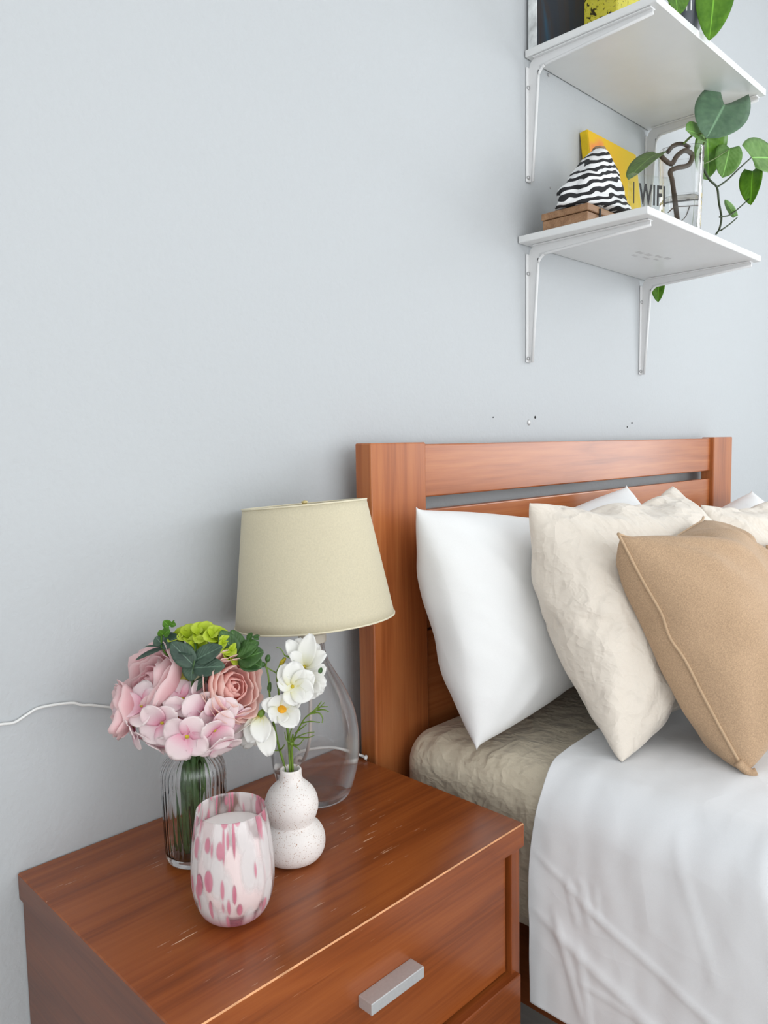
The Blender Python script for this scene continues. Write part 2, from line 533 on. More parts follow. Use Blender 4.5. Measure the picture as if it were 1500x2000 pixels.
M['yellow_eye'] = plain('yellow_eye', srgb(190, 170, 40), 0.7, noise_amt=0.25, scale=400)
M['orange_eye'] = plain('orange_eye', srgb(226, 160, 20), 0.7, noise_amt=0.2, scale=300)
M['berry'] = plain('faux_berry', srgb(166, 160, 72), 0.4, noise_amt=0.15, scale=60)
M['berry_pale'] = plain('pale_berry', srgb(214, 208, 168), 0.4, noise_amt=0.1, scale=60)
M['stem'] = plain('green_stem', srgb(62, 96, 44), 0.5, noise_amt=0.2, scale=120)
M['stem_light'] = plain('light_green_stem', srgb(104, 132, 44), 0.5, noise_amt=0.2, scale=160)


def shade_fabric():
    m = fabric('oatmeal_shade_fabric', srgb(228, 219, 192), 700, 0.25, mottled=0.035)
    nt = m.node_tree
    b = nt.nodes['Principled BSDF']
    tr = nt.nodes.new('ShaderNodeBsdfTranslucent')
    tr.inputs['Color'].default_value = srgb(226, 208, 160) + (1,)
    mx = nt.nodes.new('ShaderNodeMixShader')
    mx.inputs[0].default_value = 0.22
    nt.links.new(b.outputs[0], mx.inputs[1])
    nt.links.new(tr.outputs[0], mx.inputs[2])
    nt.links.new(mx.outputs[0], nt.nodes['Material Output'].inputs['Surface'])
    return m


M['shade'] = shade_fabric()


def speckle():
    m, nt, b = new_mat('speckled_ceramic')
    v = coords(nt)
    n = nd(nt, 'ShaderNodeTexNoise', Scale=620.0, Detail=2.0)
    n2 = nd(nt, 'ShaderNodeTexNoise', Scale=260.0, Detail=2.0)
    nt.links.new(v, n.inputs['Vector'])
    nt.links.new(v, n2.inputs['Vector'])
    rp = ramp(nt, [(0.31, srgb(176, 138, 112)), (0.37, srgb(240, 234, 230))])
    nt.links.new(n.outputs['Fac'], rp.inputs['Fac'])
    nt.links.new(rp.outputs['Color'], b.inputs['Base Color'])
    b.inputs['Roughness'].default_value = 0.75
    bp = nd(nt, 'ShaderNodeBump', Strength=0.35, Distance=0.0008)
    nt.links.new(n2.outputs['Fac'], bp.inputs['Height'])
    nt.links.new(bp.outputs['Normal'], b.inputs['Normal'])
    return m


M['speckled'] = speckle()


def spotted_glass():
    """clear glass with white flashes and long rose-pink spots fused into it"""
    m, nt, b = new_mat('spotted_glass')
    nt.nodes.remove(b)
    tp = nt.nodes.new('ShaderNodeBsdfTransparent')
    tp.inputs['Color'].default_value = (1.0, 0.955, 0.962, 1)
    gl = nt.nodes.new('ShaderNodeBsdfGlossy')
    gl.inputs['Roughness'].default_value = 0.02
    lw_ = nt.nodes.new('ShaderNodeLayerWeight')
    lw_.inputs['Blend'].default_value = 0.5
    pw = nd(nt, 'ShaderNodeMath', operation='POWER')
    nt.links.new(lw_.outputs['Facing'], pw.inputs[0])
    pw.inputs[1].default_value = 5.0
    fr = nd(nt, 'ShaderNodeMath', operation='MULTIPLY_ADD')
    nt.links.new(pw.outputs[0], fr.inputs[0])
    fr.inputs[1].default_value = 0.90
    fr.inputs[2].default_value = 0.04
    b = nt.nodes.new('ShaderNodeMixShader')
    nt.links.new(fr.outputs[0], b.inputs[0])
    nt.links.new(tp.outputs[0], b.inputs[1])
    nt.links.new(gl.outputs[0], b.inputs[2])
    out = nt.nodes['Material Output']

    # angle round the glass and height, so that the spots stretch vertically
    tc = nt.nodes.new('ShaderNodeTexCoord')
    sp = nt.nodes.new('ShaderNodeSeparateXYZ')
    nt.links.new(tc.outputs['Object'], sp.inputs[0])
    at = nd(nt, 'ShaderNodeMath', operation='ARCTAN2')
    nt.links.new(sp.outputs['Y'], at.inputs[0])
    nt.links.new(sp.outputs['X'], at.inputs[1])

    def blobs(su, sv, th0, th1, seed):
        cb = nt.nodes.new('ShaderNodeCombineXYZ')
        mu = nd(nt, 'ShaderNodeMath', operation='MULTIPLY')
        nt.links.new(at.outputs[0], mu.inputs[0])
        mu.inputs[1].default_value = su
        mv = nd(nt, 'ShaderNodeMath', operation='MULTIPLY')
        nt.links.new(sp.outputs['Z'], mv.inputs[0])
        mv.inputs[1].default_value = sv
        nt.links.new(mu.outputs[0], cb.inputs[0])
        nt.links.new(mv.outputs[0], cb.inputs[1])
        cb.inputs[2].default_value = seed
        vo = nd(nt, 'ShaderNodeTexVoronoi', Scale=1.0, Randomness=0.9)
        nt.links.new(cb.outputs[0], vo.inputs['Vector'])
        r = ramp(nt, [(th0, 1.0), (th1, 0.0)])
        nt.links.new(vo.outputs['Distance'], r.inputs['Fac'])
        return r.outputs['Color']
    white = blobs(3.0, 26.0, 0.50, 0.75, 3.0)
    pink_a = blobs(2.9, 30.0, 0.30, 0.37, 9.0)
    pink_b = blobs(5.2, 24.0, 0.20, 0.30, 4.0)
    pink_c = blobs(7.0, 13.0, 0.20, 0.32, 14.0)
    mxp = nd(nt, 'ShaderNodeMath', operation='MAXIMUM')
    nt.links.new(pink_a, mxp.inputs[0])
    nt.links.new(pink_b, mxp.inputs[1])
    # long drawn-out streaks only towards the rim, a solid rose foot
    hi = nd(nt, 'ShaderNodeMapRange')
    nt.links.new(sp.outputs['Z'], hi.inputs['Value'])
    hi.inputs['From Min'].default_value = 0.045
    hi.inputs['From Max'].default_value = 0.085
    st_ = nd(nt, 'ShaderNodeMath', operation='MULTIPLY')
    nt.links.new(pink_c, st_.inputs[0])
    nt.links.new(hi.outputs[0], st_.inputs[1])
    mxq = nd(nt, 'ShaderNodeMath', operation='MAXIMUM')
    nt.links.new(mxp.outputs[0], mxq.inputs[0])
    nt.links.new(st_.outputs[0], mxq.inputs[1])
    lo = nd(nt, 'ShaderNodeMapRange')
    nt.links.new(sp.outputs['Z'], lo.inputs['Value'])
    lo.inputs['From Min'].default_value = 0.022
    lo.inputs['From Max'].default_value = 0.008
    lo.inputs['To Max'].default_value = 0.75
    pink_n = nd(nt, 'ShaderNodeMath', operation='MAXIMUM')
    nt.links.new(mxq.outputs[0], pink_n.inputs[0])
    nt.links.new(lo.outputs[0], pink_n.inputs[1])
    pink = pink_n.outputs[0]
    dw = nt.nodes.new('ShaderNodeBsdfDiffuse')
    dw.inputs['Color'].default_value = (0.92, 0.88, 0.87, 1)
    dp_ = nt.nodes.new('ShaderNodeBsdfPrincipled')
    dp_.inputs['Base Color'].default_value = srgb(206, 122, 142) + (1,)
    dp_.inputs['Roughness'].default_value = 0.06
    m1 = nt.nodes.new('ShaderNodeMixShader')
    sw = nd(nt, 'ShaderNodeMath', operation='MULTIPLY_ADD')
    nt.links.new(white, sw.inputs[0])
    sw.inputs[1].default_value = 0.45
    sw.inputs[2].default_value = 0.05
    nt.links.new(sw.outputs[0], m1.inputs[0])
    nt.links.new(b.outputs[0], m1.inputs[1])
    nt.links.new(dw.outputs[0], m1.inputs[2])
    m2 = nt.nodes.new('ShaderNodeMixShader')
    s2 = nd(nt, 'ShaderNodeMath', operation='MULTIPLY')
    nt.links.new(pink, s2.inputs[0])
    s2.inputs[1].default_value = 0.82
    nt.links.new(s2.outputs[0], m2.inputs[0])
    nt.links.new(m1.outputs[0], m2.inputs[1])
    nt.links.new(dp_.outputs[0], m2.inputs[2])
    nt.links.new(m2.outputs[0], out.inputs['Surface'])
    return m


M['spotted'] = spotted_glass()


# ------------------------------------------------------------------ mesh helpers
ORG = {}


def tag(o, label=None, cat=None, group=None, kind=None):
    if label:
        o['label'] = label
    if cat:
        o['category'] = cat
    if group:
        o['group'] = group
    if kind:
        o['kind'] = kind
    return o


def thing(name, loc, label, cat, group=None):
    e = bpy.data.objects.new(name, None)
    e.empty_display_size = 0.02
    e.location = loc
    COL.objects.link(e)
    ORG[e.name] = Vector(loc)
    return tag(e, label, cat, group)


def mk(name, V, F, mat, parent=None, uv=None, smooth=True, mats=None, fmat=None):
    """one mesh object; the vertices are given in world space"""
    org = ORG[parent.name] if parent else Vector((0, 0, 0))
    me = bpy.data.meshes.new(name)
    me.from_pydata([tuple(Vector(v) - org) for v in V], [], F)
    me.validate()
    for mm in (mats or [mat]):
        me.materials.append(mm)
    if fmat and len(fmat) == len(me.polygons):
        me.polygons.foreach_set('material_index', fmat)
    if smooth:
        me.polygons.foreach_set('use_smooth', [True] * len(me.polygons))
    if uv:
        ul = me.uv_layers.new(name='UVMap')
        for lp in me.loops:
            ul.data[lp.index].uv = uv[lp.vertex_index]
    me.update()
    o = bpy.data.objects.new(name, me)
    COL.objects.link(o)
    if parent:
        o.parent = parent
    ORG[o.name] = org
    return o


def single(name, V, F, mat, label, cat, group=None, kind=None, **kw):
    """a top-level thing that is one mesh, with its origin at the base of the mesh"""
    xs = [v[0] for v in V]; ys = [v[1] for v in V]; zs = [v[2] for v in V]
    c = Vector(((min(xs) + max(xs)) / 2, (min(ys) + max(ys)) / 2, min(zs)))
    o = mk(name, [Vector(v) - c for v in V], F, mat, **kw)
    o.location = c
    ORG[o.name] = c
    return tag(o, label, cat, group, kind)


def box(x0, x1, y0, y1, z0, z1, bevel=0.0, seg=2):
    bm = bmesh.new()
    bmesh.ops.create_cube(bm, size=1.0)
    for v in bm.verts:
        v.co = Vector(((x0 + x1) / 2 + v.co.x * (x1 - x0), (y0 + y1) / 2 + v.co.y * (y1 - y0), (z0 + z1) / 2 + v.co.z * (z1 - z0)))
    if bevel:
        bmesh.ops.bevel(bm, geom=list(bm.edges), offset=bevel, segments=seg, affect='EDGES', profile=0.5)
    V = [v.co.copy() for v in bm.verts]
    bm.verts.index_update()
    F = [[v.index for v in f.verts] for f in bm.faces]
    bm.free()
    return V, F


def join(*parts):
    V, F = [], []
    for v, f in parts:
        k = len(V)
        V += list(v)
        F += [[i + k for i in q] for q in f]
    return V, F


def xf(vf, m):
    return [m @ Vector(v) for v in vf[0]], vf[1]


def lathe(profile, seg=48, center=(0, 0, 0), close=False, rfun=None):
    """profile: (r, z) from start to end; r=0 ends are capped by a pole"""
    V, F, rings = [], [], []
    c = Vector(center)
    for r, z in profile:
        if r <= 1e-6:
            rings.append([len(V)])
            V.append(c + Vector((0, 0, z)))
        else:
            ids = []
            for k in range(seg):
                a = 2 * math.pi * k / seg
                rr = rfun(r, z, a) if rfun else r
                ids.append(len(V))
                V.append(c + Vector((rr * math.cos(a), rr * math.sin(a), z)))
            rings.append(ids)
    pairs = list(zip(rings, rings[1:]))
    if close:
        pairs.append((rings[-1], rings[0]))
    for a, b in pairs:
        if len(a) == 1 and len(b) == 1:
            continue
        for k in range(seg):
            k2 = (k + 1) % seg
            if len(a) == 1:
                F.append([a[0], b[k2], b[k]])
            elif len(b) == 1:
                F.append([a[k], a[k2], b[0]])
            else:
                F.append([a[k], a[k2], b[k2], b[k]])
    return V, F


def smooth_path(pts, n=6):
    pts = [Vector(p) for p in pts]
    if len(pts) < 3:
        return [pts[0].lerp(pts[-1], i / n) for i in range(n + 1)]
    out = []
    P = [pts[0] * 2 - pts[1]] + pts + [pts[-1] * 2 - pts[-2]]
    for i in range(1, len(P) - 2):
        for k in range(n):
            t = k / n
            a, b, c, d = P[i - 1], P[i], P[i + 1], P[i + 2]
            out.append(0.5 * ((2 * b) + (c - a) * t + (2 * a - 5 * b + 4 * c - d) * t * t + (3 * b - a - 3 * c + d) * t ** 3))
    out.append(pts[-1])
    return out


def tube(pts, r0, r1=None, seg=8, n=6, squash=1.0):
    if r1 is None:
        r1 = r0
    path = smooth_path(pts, n)
    V, F = [], []
    up = Vector((0, 0, 1))
    prev = None
    for i, p in enumerate(path):
        t = (path[min(i + 1, len(path) - 1)] - path[max(i - 1, 0)]).normalized()
        if prev is None:
            s = t.cross(up)
            if s.length < 1e-3:
                s = t.cross(Vector((1, 0, 0)))
        else:
            s = prev - t * prev.dot(t)
        s.normalize()
        prev = s
        w = t.cross(s)
        r = r0 + (r1 - r0) * i / (len(path) - 1)
        for k in range(seg):
            a = 2 * math.pi * k / seg
            V.append(p + s * math.cos(a) * r + w * math.sin(a) * r * squash)
    m = len(path)
    for i in range(m - 1):
        for k in range(seg):
            F.append([i * seg + k, i * seg + (k + 1) % seg, (i + 1) * seg + (k + 1) % seg, (i + 1) * seg + k])
    F.append(list(range(seg))[::-1])
    F.append([(m - 1) * seg + k for k in range(seg)])
    return V, F


def ball(c, r, seg=12, rings=8, squash=1.0, axis=None):
    prof = [(r * math.sin(math.pi * i / rings), -r * squash * math.cos(math.pi * i / rings)) for i in range(rings + 1)]
    prof[0] = (0, -r * squash)
    prof[-1] = (0, r * squash)
    V, F = lathe(prof, seg)
    m = Matrix.Translation(Vector(c))
    if axis is not None:
        m = m @ Vector((0, 0, 1)).rotation_difference(Vector(axis)).to_matrix().to_4x4()
    return [m @ v for v in V], F


def frame(origin, ydir, normal):
    """matrix whose local +y runs along ydir and whose local +z is close to normal"""
    y = Vector(ydir).normalized()
    z = Vector(normal)
    z = (z - y * z.dot(y))
    if z.length < 1e-4:
        z = y.orthogonal()
    z.normalize()
    x = y.cross(z)
    m = Matrix((x, y, z)).transposed().to_4x4()
    m.translation = Vector(origin)
    return m


def add_solid(o, t):
    md = o.modifiers.new('thickness', 'SOLIDIFY')
    md.thickness = t
    md.offset = 0


def text_mesh(s, size, depth):
    cu = bpy.data.curves.new('lettering', 'FONT')
    cu.body = s
    cu.size = size
    cu.extrude = depth
    cu.offset = size * 0.022
    cu.align_x = 'CENTER'
    cu.space_character = 1.12
    o = bpy.data.objects.new('lettering', cu)
    COL.objects.link(o)
    dg = bpy.context.evaluated_depsgraph_get()
    me = bpy.data.meshes.new_from_object(o.evaluated_get(dg))
    V = [v.co.copy() for v in me.vertices]
    F = [list(p.vertices) for p in me.polygons]
    bpy.data.objects.remove(o)
    bpy.data.meshes.remove(me)
    bpy.data.curves.remove(cu)
    return V, F


# ------------------------------------------------------------------ the room
XL, XR, YF, H = -2.1, 2.78, -3.2, 2.55
wall_back = tag(mk('wall_back', *box(XL - 0.1, XR + 0.1, 0.0, 0.1, 0, H), M['wall'], smooth=False), kind='structure')
tag(mk('floor', *box(XL - 0.1, XR + 0.1, YF - 0.1, 0.1, -0.1, 0), M['floor'], smooth=False), kind='structure')
tag(mk('ceiling', *box(XL - 0.1, XR + 0.1, YF - 0.1, 0.1, H, H + 0.1), M['ceiling'], smooth=False), kind='structure')
UY0, UY1, UZ0, UZ1 = -2.55, -0.95, 0.55, 1.95  # unseen left window, added to go with the weak left fill
tag(mk('wall_left', *join(box(XL - 0.1, XL, YF, UY0, 0, H), box(XL - 0.1, XL, UY1, 0, 0, H),
                          box(XL - 0.1, XL, UY0, UY1, 0, UZ0), box(XL - 0.1, XL, UY0, UY1, UZ1, H)),
       M['wall_white'], smooth=False), kind='structure')
w3 = tag(mk('fill_window_3', *join(box(XL - 0.07, XL - 0.02, UY0, UY0 + 0.05, UZ0, UZ1), box(XL - 0.07, XL - 0.02, UY1 - 0.05, UY1, UZ0, UZ1),
                              box(XL - 0.07, XL - 0.02, UY0 + 0.05, UY1 - 0.05, UZ0, UZ0 + 0.05), box(XL - 0.07, XL - 0.02, UY0 + 0.05, UY1 - 0.05, UZ1 - 0.05, UZ1)),
            M['white_lam'], smooth=False), kind='structure')
mk('pane', *box(XL - 0.05, XL - 0.045, UY0 + 0.05, UY1 - 0.05, UZ0 + 0.05, UZ1 - 0.05), M['pane'], w3, smooth=False)
WY0, WY1, WZ0, WZ1 = -2.55, -0.85, 0.75, 2.2
tag(mk('wall_right', *join(box(XR, XR + 0.1, YF, WY0, 0, H), box(XR, XR + 0.1, WY1, 0, 0, H),
                           box(XR, XR + 0.1, WY0, WY1, 0, WZ0), box(XR, XR + 0.1, WY0, WY1, WZ1, H)),
       M['wall_white'], smooth=False), kind='structure')
VX0, VX1, VZ0, VZ1 = -1.95, 1.45, 0.15, 2.2  # unseen window behind the camera, added for the broad rear fill
tag(mk('wall_front', *join(box(XL, VX0, YF - 0.1, YF, 0, H), box(VX1, XR, YF - 0.1, YF, 0, H),
                           box(VX0, VX1, YF - 0.1, YF, 0, VZ0), box(VX0, VX1, YF - 0.1, YF, VZ1, H)),
       M['wall_white'], smooth=False), kind='structure')
w1 = tag(mk('window_1', *join(box(XR + 0.02, XR + 0.07, WY0, WY0 + 0.05, WZ0, WZ1), box(XR + 0.02, XR + 0.07, WY1 - 0.05, WY1, WZ0, WZ1),
                              box(XR + 0.02, XR + 0.07, WY0 + 0.05, WY1 - 0.05, WZ0, WZ0 + 0.05), box(XR + 0.02, XR + 0.07, WY0 + 0.05, WY1 - 0.05, WZ1 - 0.05, WZ1),
                              box(XR + 0.02, XR + 0.07, (WY0 + WY1) / 2 - 0.025, (WY0 + WY1) / 2 + 0.025, WZ0 + 0.05, WZ1 - 0.05)),
            M['white_lam'], smooth=False), kind='structure')
mk('pane', *box(XR + 0.04, XR + 0.045, WY0 + 0.05, (WY0 + WY1) / 2 - 0.025, WZ0 + 0.05, WZ1 - 0.05), M['pane'], w1, smooth=False)
mk('pane', *box(XR + 0.04, XR + 0.045, (WY0 + WY1) / 2 + 0.025, WY1 - 0.05, WZ0 + 0.05, WZ1 - 0.05), M['pane'], w1, smooth=False)
w2 = tag(mk('fill_window_2', *join(box(VX0, VX0 + 0.05, YF - 0.07, YF - 0.02, VZ0, VZ1), box(VX1 - 0.05, VX1, YF - 0.07, YF - 0.02, VZ0, VZ1),
                              box(VX0 + 0.05, VX1 - 0.05, YF - 0.07, YF - 0.02, VZ0, VZ0 + 0.05), box(VX0 + 0.05, VX1 - 0.05, YF - 0.07, YF - 0.02, VZ1 - 0.05, VZ1)),
            M['white_lam'], smooth=False), kind='structure')
mk('pane', *box(VX0 + 0.05, VX1 - 0.05, YF - 0.05, YF - 0.045, VZ0 + 0.05, VZ1 - 0.05), M['pane'], w2, smooth=False)
tag(mk('baseboard_back', *box(XL, XR, -0.012, 0, 0, 0.09, 0.003), M['white_lam']), kind='structure')


# old fixing holes and plugs left in the wall
def wall_disc(name, p, r, mat, depth=0.0008):
    V, F = lathe([(0, 0), (r, 0), (r, depth), (0, depth)], 14)
    m = Matrix.Translation(Vector((p[0], 0, p[2]))) @ Matrix.Rotation(math.radians(90), 4, 'X')
    return mk(name, *xf((V, F), m), mat, wall_back)


for p, r in (((0.5598, 0.0000, 1.0606), 0.0028), ((0.9834, 0.0000, 1.0514), 0.0026), ((0.9600, 0.0000, 1.0413), 0.0022), ((0.4147, 0.0000, 1.0590), 0.0014)):
    wall_disc('screw_hole', p, r, M['dark'])
plug = wall_disc('wall_plug', (0.5374, 0.0000, 1.0498), 0.0062, M['smudge'])
V, F = lathe([(0, 0.0009), (0.0045, 0.0009), (0.0045, 0.0018), (0, 0.0018)], 14)
mk('plug_face', *xf((V, F), Matrix.Translation(Vector((0.5366, 0.0000, 1.0498))) @ Matrix.Rotation(math.radians(90), 4, 'X')), M['white_lam'], plug)
wall_disc('screw_hole', (0.6155, 0.0000, 1.5355), 0.0025, M['smudge'])
wall_disc('screw_hole', (0.6068, 0.0000, 1.7569), 0.0035, M['smudge'], 0.003)

# ------------------------------------------------------------------ nightstand
NX0, NX1, NY0, NY1 = -0.511, -0.011, -0.365, -0.002
ns = thing('nightstand', ((NX0 + NX1) / 2, (NY0 + NY1) / 2, 0), 'glossy cherry-brown wooden nightstand with scratched top and silver bar handle', 'nightstand')
bm = bmesh.new()
bmesh.ops.create_cube(bm, size=1.0)
for v in bm.verts:
    v.co = Vector(((NX0 + NX1) / 2 + v.co.x * (NX1 - NX0), (NY0 + NY1) / 2 + v.co.y * (NY1 - NY0), T - 0.016 + v.co.z * 0.032))
bmesh.ops.bevel(bm, geom=list(bm.edges), offset=0.0013, segments=1, affect='EDGES')
bm.verts.index_update()
V = [v.co.copy() for v in bm.verts]
F, FM = [], []
for f in bm.faces:
    F.append([v.index for v in f.verts])
    n = f.normal
    c = f.calc_center_median()
    worn = abs(n.z) > 0.3 and n.z < 0.95 and n.z > 0 and (n.y < -0.3) and abs(n.x) < 0.3
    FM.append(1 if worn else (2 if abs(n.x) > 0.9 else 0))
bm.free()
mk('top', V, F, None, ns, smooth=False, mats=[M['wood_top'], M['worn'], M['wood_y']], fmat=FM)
SX0, SX1 = NX0 + 0.004, NX1 - 0.002
SPY = NY0 + 0.006
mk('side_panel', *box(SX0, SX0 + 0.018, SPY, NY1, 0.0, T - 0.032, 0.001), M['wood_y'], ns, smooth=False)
mk('side_panel', *box(SX1 - 0.018, SX1, SPY, NY1, 0.0, T - 0.032, 0.001), M['wood_z'], ns, smooth=False)
mk('back_panel', *box(SX0 + 0.018, SX1 - 0.018, NY1 - 0.008, NY1, 0.03, T - 0.032), M['wood_x'], ns, smooth=False)
dr1 = mk('drawer', *box(SX0 + 0.020, SX1 - 0.0225, SPY + 0.006, SPY + 0.026, T - 0.197, T - 0.0345, 0.001), M['wood_x'], ns, smooth=False)
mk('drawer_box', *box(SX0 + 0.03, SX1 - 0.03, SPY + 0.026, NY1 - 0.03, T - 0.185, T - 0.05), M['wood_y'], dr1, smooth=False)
bv = box(-0.298, -0.2165, SPY - 0.0145, SPY + 0.006, T - 0.0985, T - 0.0855, 0.0008)
mk('handle', *bv, M['alu'], dr1, smooth=False)
dr2 = mk('drawer', *box(SX0 + 0.006, SX1 - 0.0085, SPY - 0.008, SPY + 0.012, 0.10, T - 0.2005, 0.0012, 1), M['wood_x'], ns, smooth=False)
mk('handle', *box(-0.298, -0.2165, SPY - 0.0285, SPY - 0.008, T - 0.285, T - 0.272, 0.0008), M['alu'], dr2, smooth=False)
mk('divider', *box(SX0 + 0.018, SX1 - 0.018, SPY + 0.012, NY1 - 0.02, T - 0.215, T - 0.2005), M['wood_x'], ns, smooth=False)
mk('plinth', *box(SX0 + 0.018, SX1 - 0.018, SPY + 0.02, SPY + 0.04, 0.0, 0.10), M['wood_x'], ns, smooth=False)

# ------------------------------------------------------------------ bed frame
PX0, PW, PYF, PYB = 0.006, 0.126, -0.075, -0.040
PX2 = 1.307
HT = T + 0.493
bed = thing('bed_frame', (0.72, -1.05, 0), 'cherry wood bed frame with slatted headboard against the wall', 'bed')
for x in (PX0, PX2):
    mk('post', *box(x, x + PW, PYF, PYB, 0, HT, 0.0025), M['bed_z'], bed, smooth=False)
for z0, z1 in ((T + 0.402, T + 0.490), (T + 0.282, T + 0.381), (T + 0.180, T + 0.278), (T - 0.02, T + 0.176)):
    mk('headboard_rail', *box(PX0 + PW, PX2, PYF + 0.010, PYF + 0.026, z0, z1, 0.0025), M['bed_x'], bed, smooth=False)
for x in (0.085, 1.33):
    mk('side_rail', *box(x, x + 0.025, -2.02, PYF, 0.18, 0.32, 0.002), M['wood_y'], bed, smooth=False)
for x in (0.085, 1.285):
    mk('foot_leg', *box(x, x + 0.07, -2.09, -2.02, 0, 0.34, 0.003), M['bed_z'], bed, smooth=False)
mk('foot_rail', *box(0.155, 1.285, -2.075, -2.035, 0.18, 0.33, 0.003), M['bed_x'], bed, smooth=False)
mk('slat_base', *box(0.11, 1.33, -2.03, -0.08, 0.27, 0.295), M['wood_y'], bed, smooth=False)


# ------------------------------------------------------------------ mattress under its fitted sheet
def nz(x, y, z=0.0):
    return noise.noise(Vector((x, y, z)))


def rounded_block(x0, x1, y0, y1, z0, z1, r, nx, ny, nzv):
    """a box grid whose points are pulled onto a rounded box of radius r"""
    V, F, idx = [], [], {}
    cx0, cx1, cy0, cy1, cz0, cz1 = x0 + r, x1 - r, y0 + r, y1 - r, z0 + r, z1 - r

    def vid(i, j, k):
        key = (i, j, k)
        if key in idx:
            return idx[key]
        p = Vector((x0 + (x1 - x0) * i / nx, y0 + (y1 - y0) * j / ny, z0 + (z1 - z0) * k / nzv))
        q = Vector((min(max(p.x, cx0), cx1), min(max(p.y, cy0), cy1), min(max(p.z, cz0), cz1)))
        d = p - q
        if d.length > 1e-6:
            p = q + d.normalized() * r
        idx[key] = len(V)
        V.append(p)
        return idx[key]
    for i in range(nx):
        for j in range(ny):
            F.append([vid(i, j, nzv), vid(i + 1, j, nzv), vid(i + 1, j + 1, nzv), vid(i, j + 1, nzv)])
            F.append([vid(i, j, 0), vid(i, j + 1, 0), vid(i + 1, j + 1, 0), vid(i + 1, j, 0)])
    for i in range(nx):
        for k in range(nzv):
            F.append([vid(i, 0, k), vid(i + 1, 0, k), vid(i + 1, 0, k + 1), vid(i, 0, k + 1)])
            F.append([vid(i, ny, k), vid(i, ny, k + 1), vid(i + 1, ny, k + 1), vid(i + 1, ny, k)])
    for j in range(ny):
        for k in range(nzv):
            F.append([vid(0, j, k), vid(0, j, k + 1), vid(0, j + 1, k + 1), vid(0, j + 1, k)])
            F.append([vid(nx, j, k), vid(nx, j + 1, k), vid(nx, j + 1, k + 1), vid(nx, j, k + 1)])
    return V, F


ZM = T + 0.040
V, F = rounded_block(0.045, 1.395, -2.0, -0.082, ZM - 0.245, ZM, 0.052, 80, 130, 18)
V2 = []
for p in V:
    side = 1.0 if p.x < 0.10 else 0.4
    # drawn-in creases running diagonally on the side, and across the bed near the headboard on top
    a = nz(p.y * 26 + p.z * 20, p.z * 9, 3.0) * 0.006 * side
    b = nz(p.x * 3, p.y * 42, 1.0) * 0.0035 if p.z > ZM - 0.03 else 0.0
    V2.append(p + Vector((-abs(a) * (1 if p.x < 0.7 else -1), 0, b - 0.004)))
single('mattress', V2, F, M['sheet'], 'mattress in a creased beige fitted sheet', 'mattress')


# ------------------------------------------------------------------ white coverlet
def ridge(s, y, a, b, w, h):
    """a soft pressed crease from a to b in (s, y) space"""
    ax, ay = a
    bx, by = b
    dx, dy = bx - ax, by - ay
    L2 = dx * dx + dy * dy
    t = ((s - ax) * dx + (y - ay) * dy) / L2
    if t < -0.15 or t > 1.15:
        return 0.0
    d = ((s - ax) * dy - (y - ay) * dx) / math.sqrt(L2)
    e = min(1.0, max(0.0, min(t + 0.15, 1.15 - t) / 0.25))
    return 0.62 * h * e * math.exp(-abs(d / (w * 0.75)) ** 1.3)


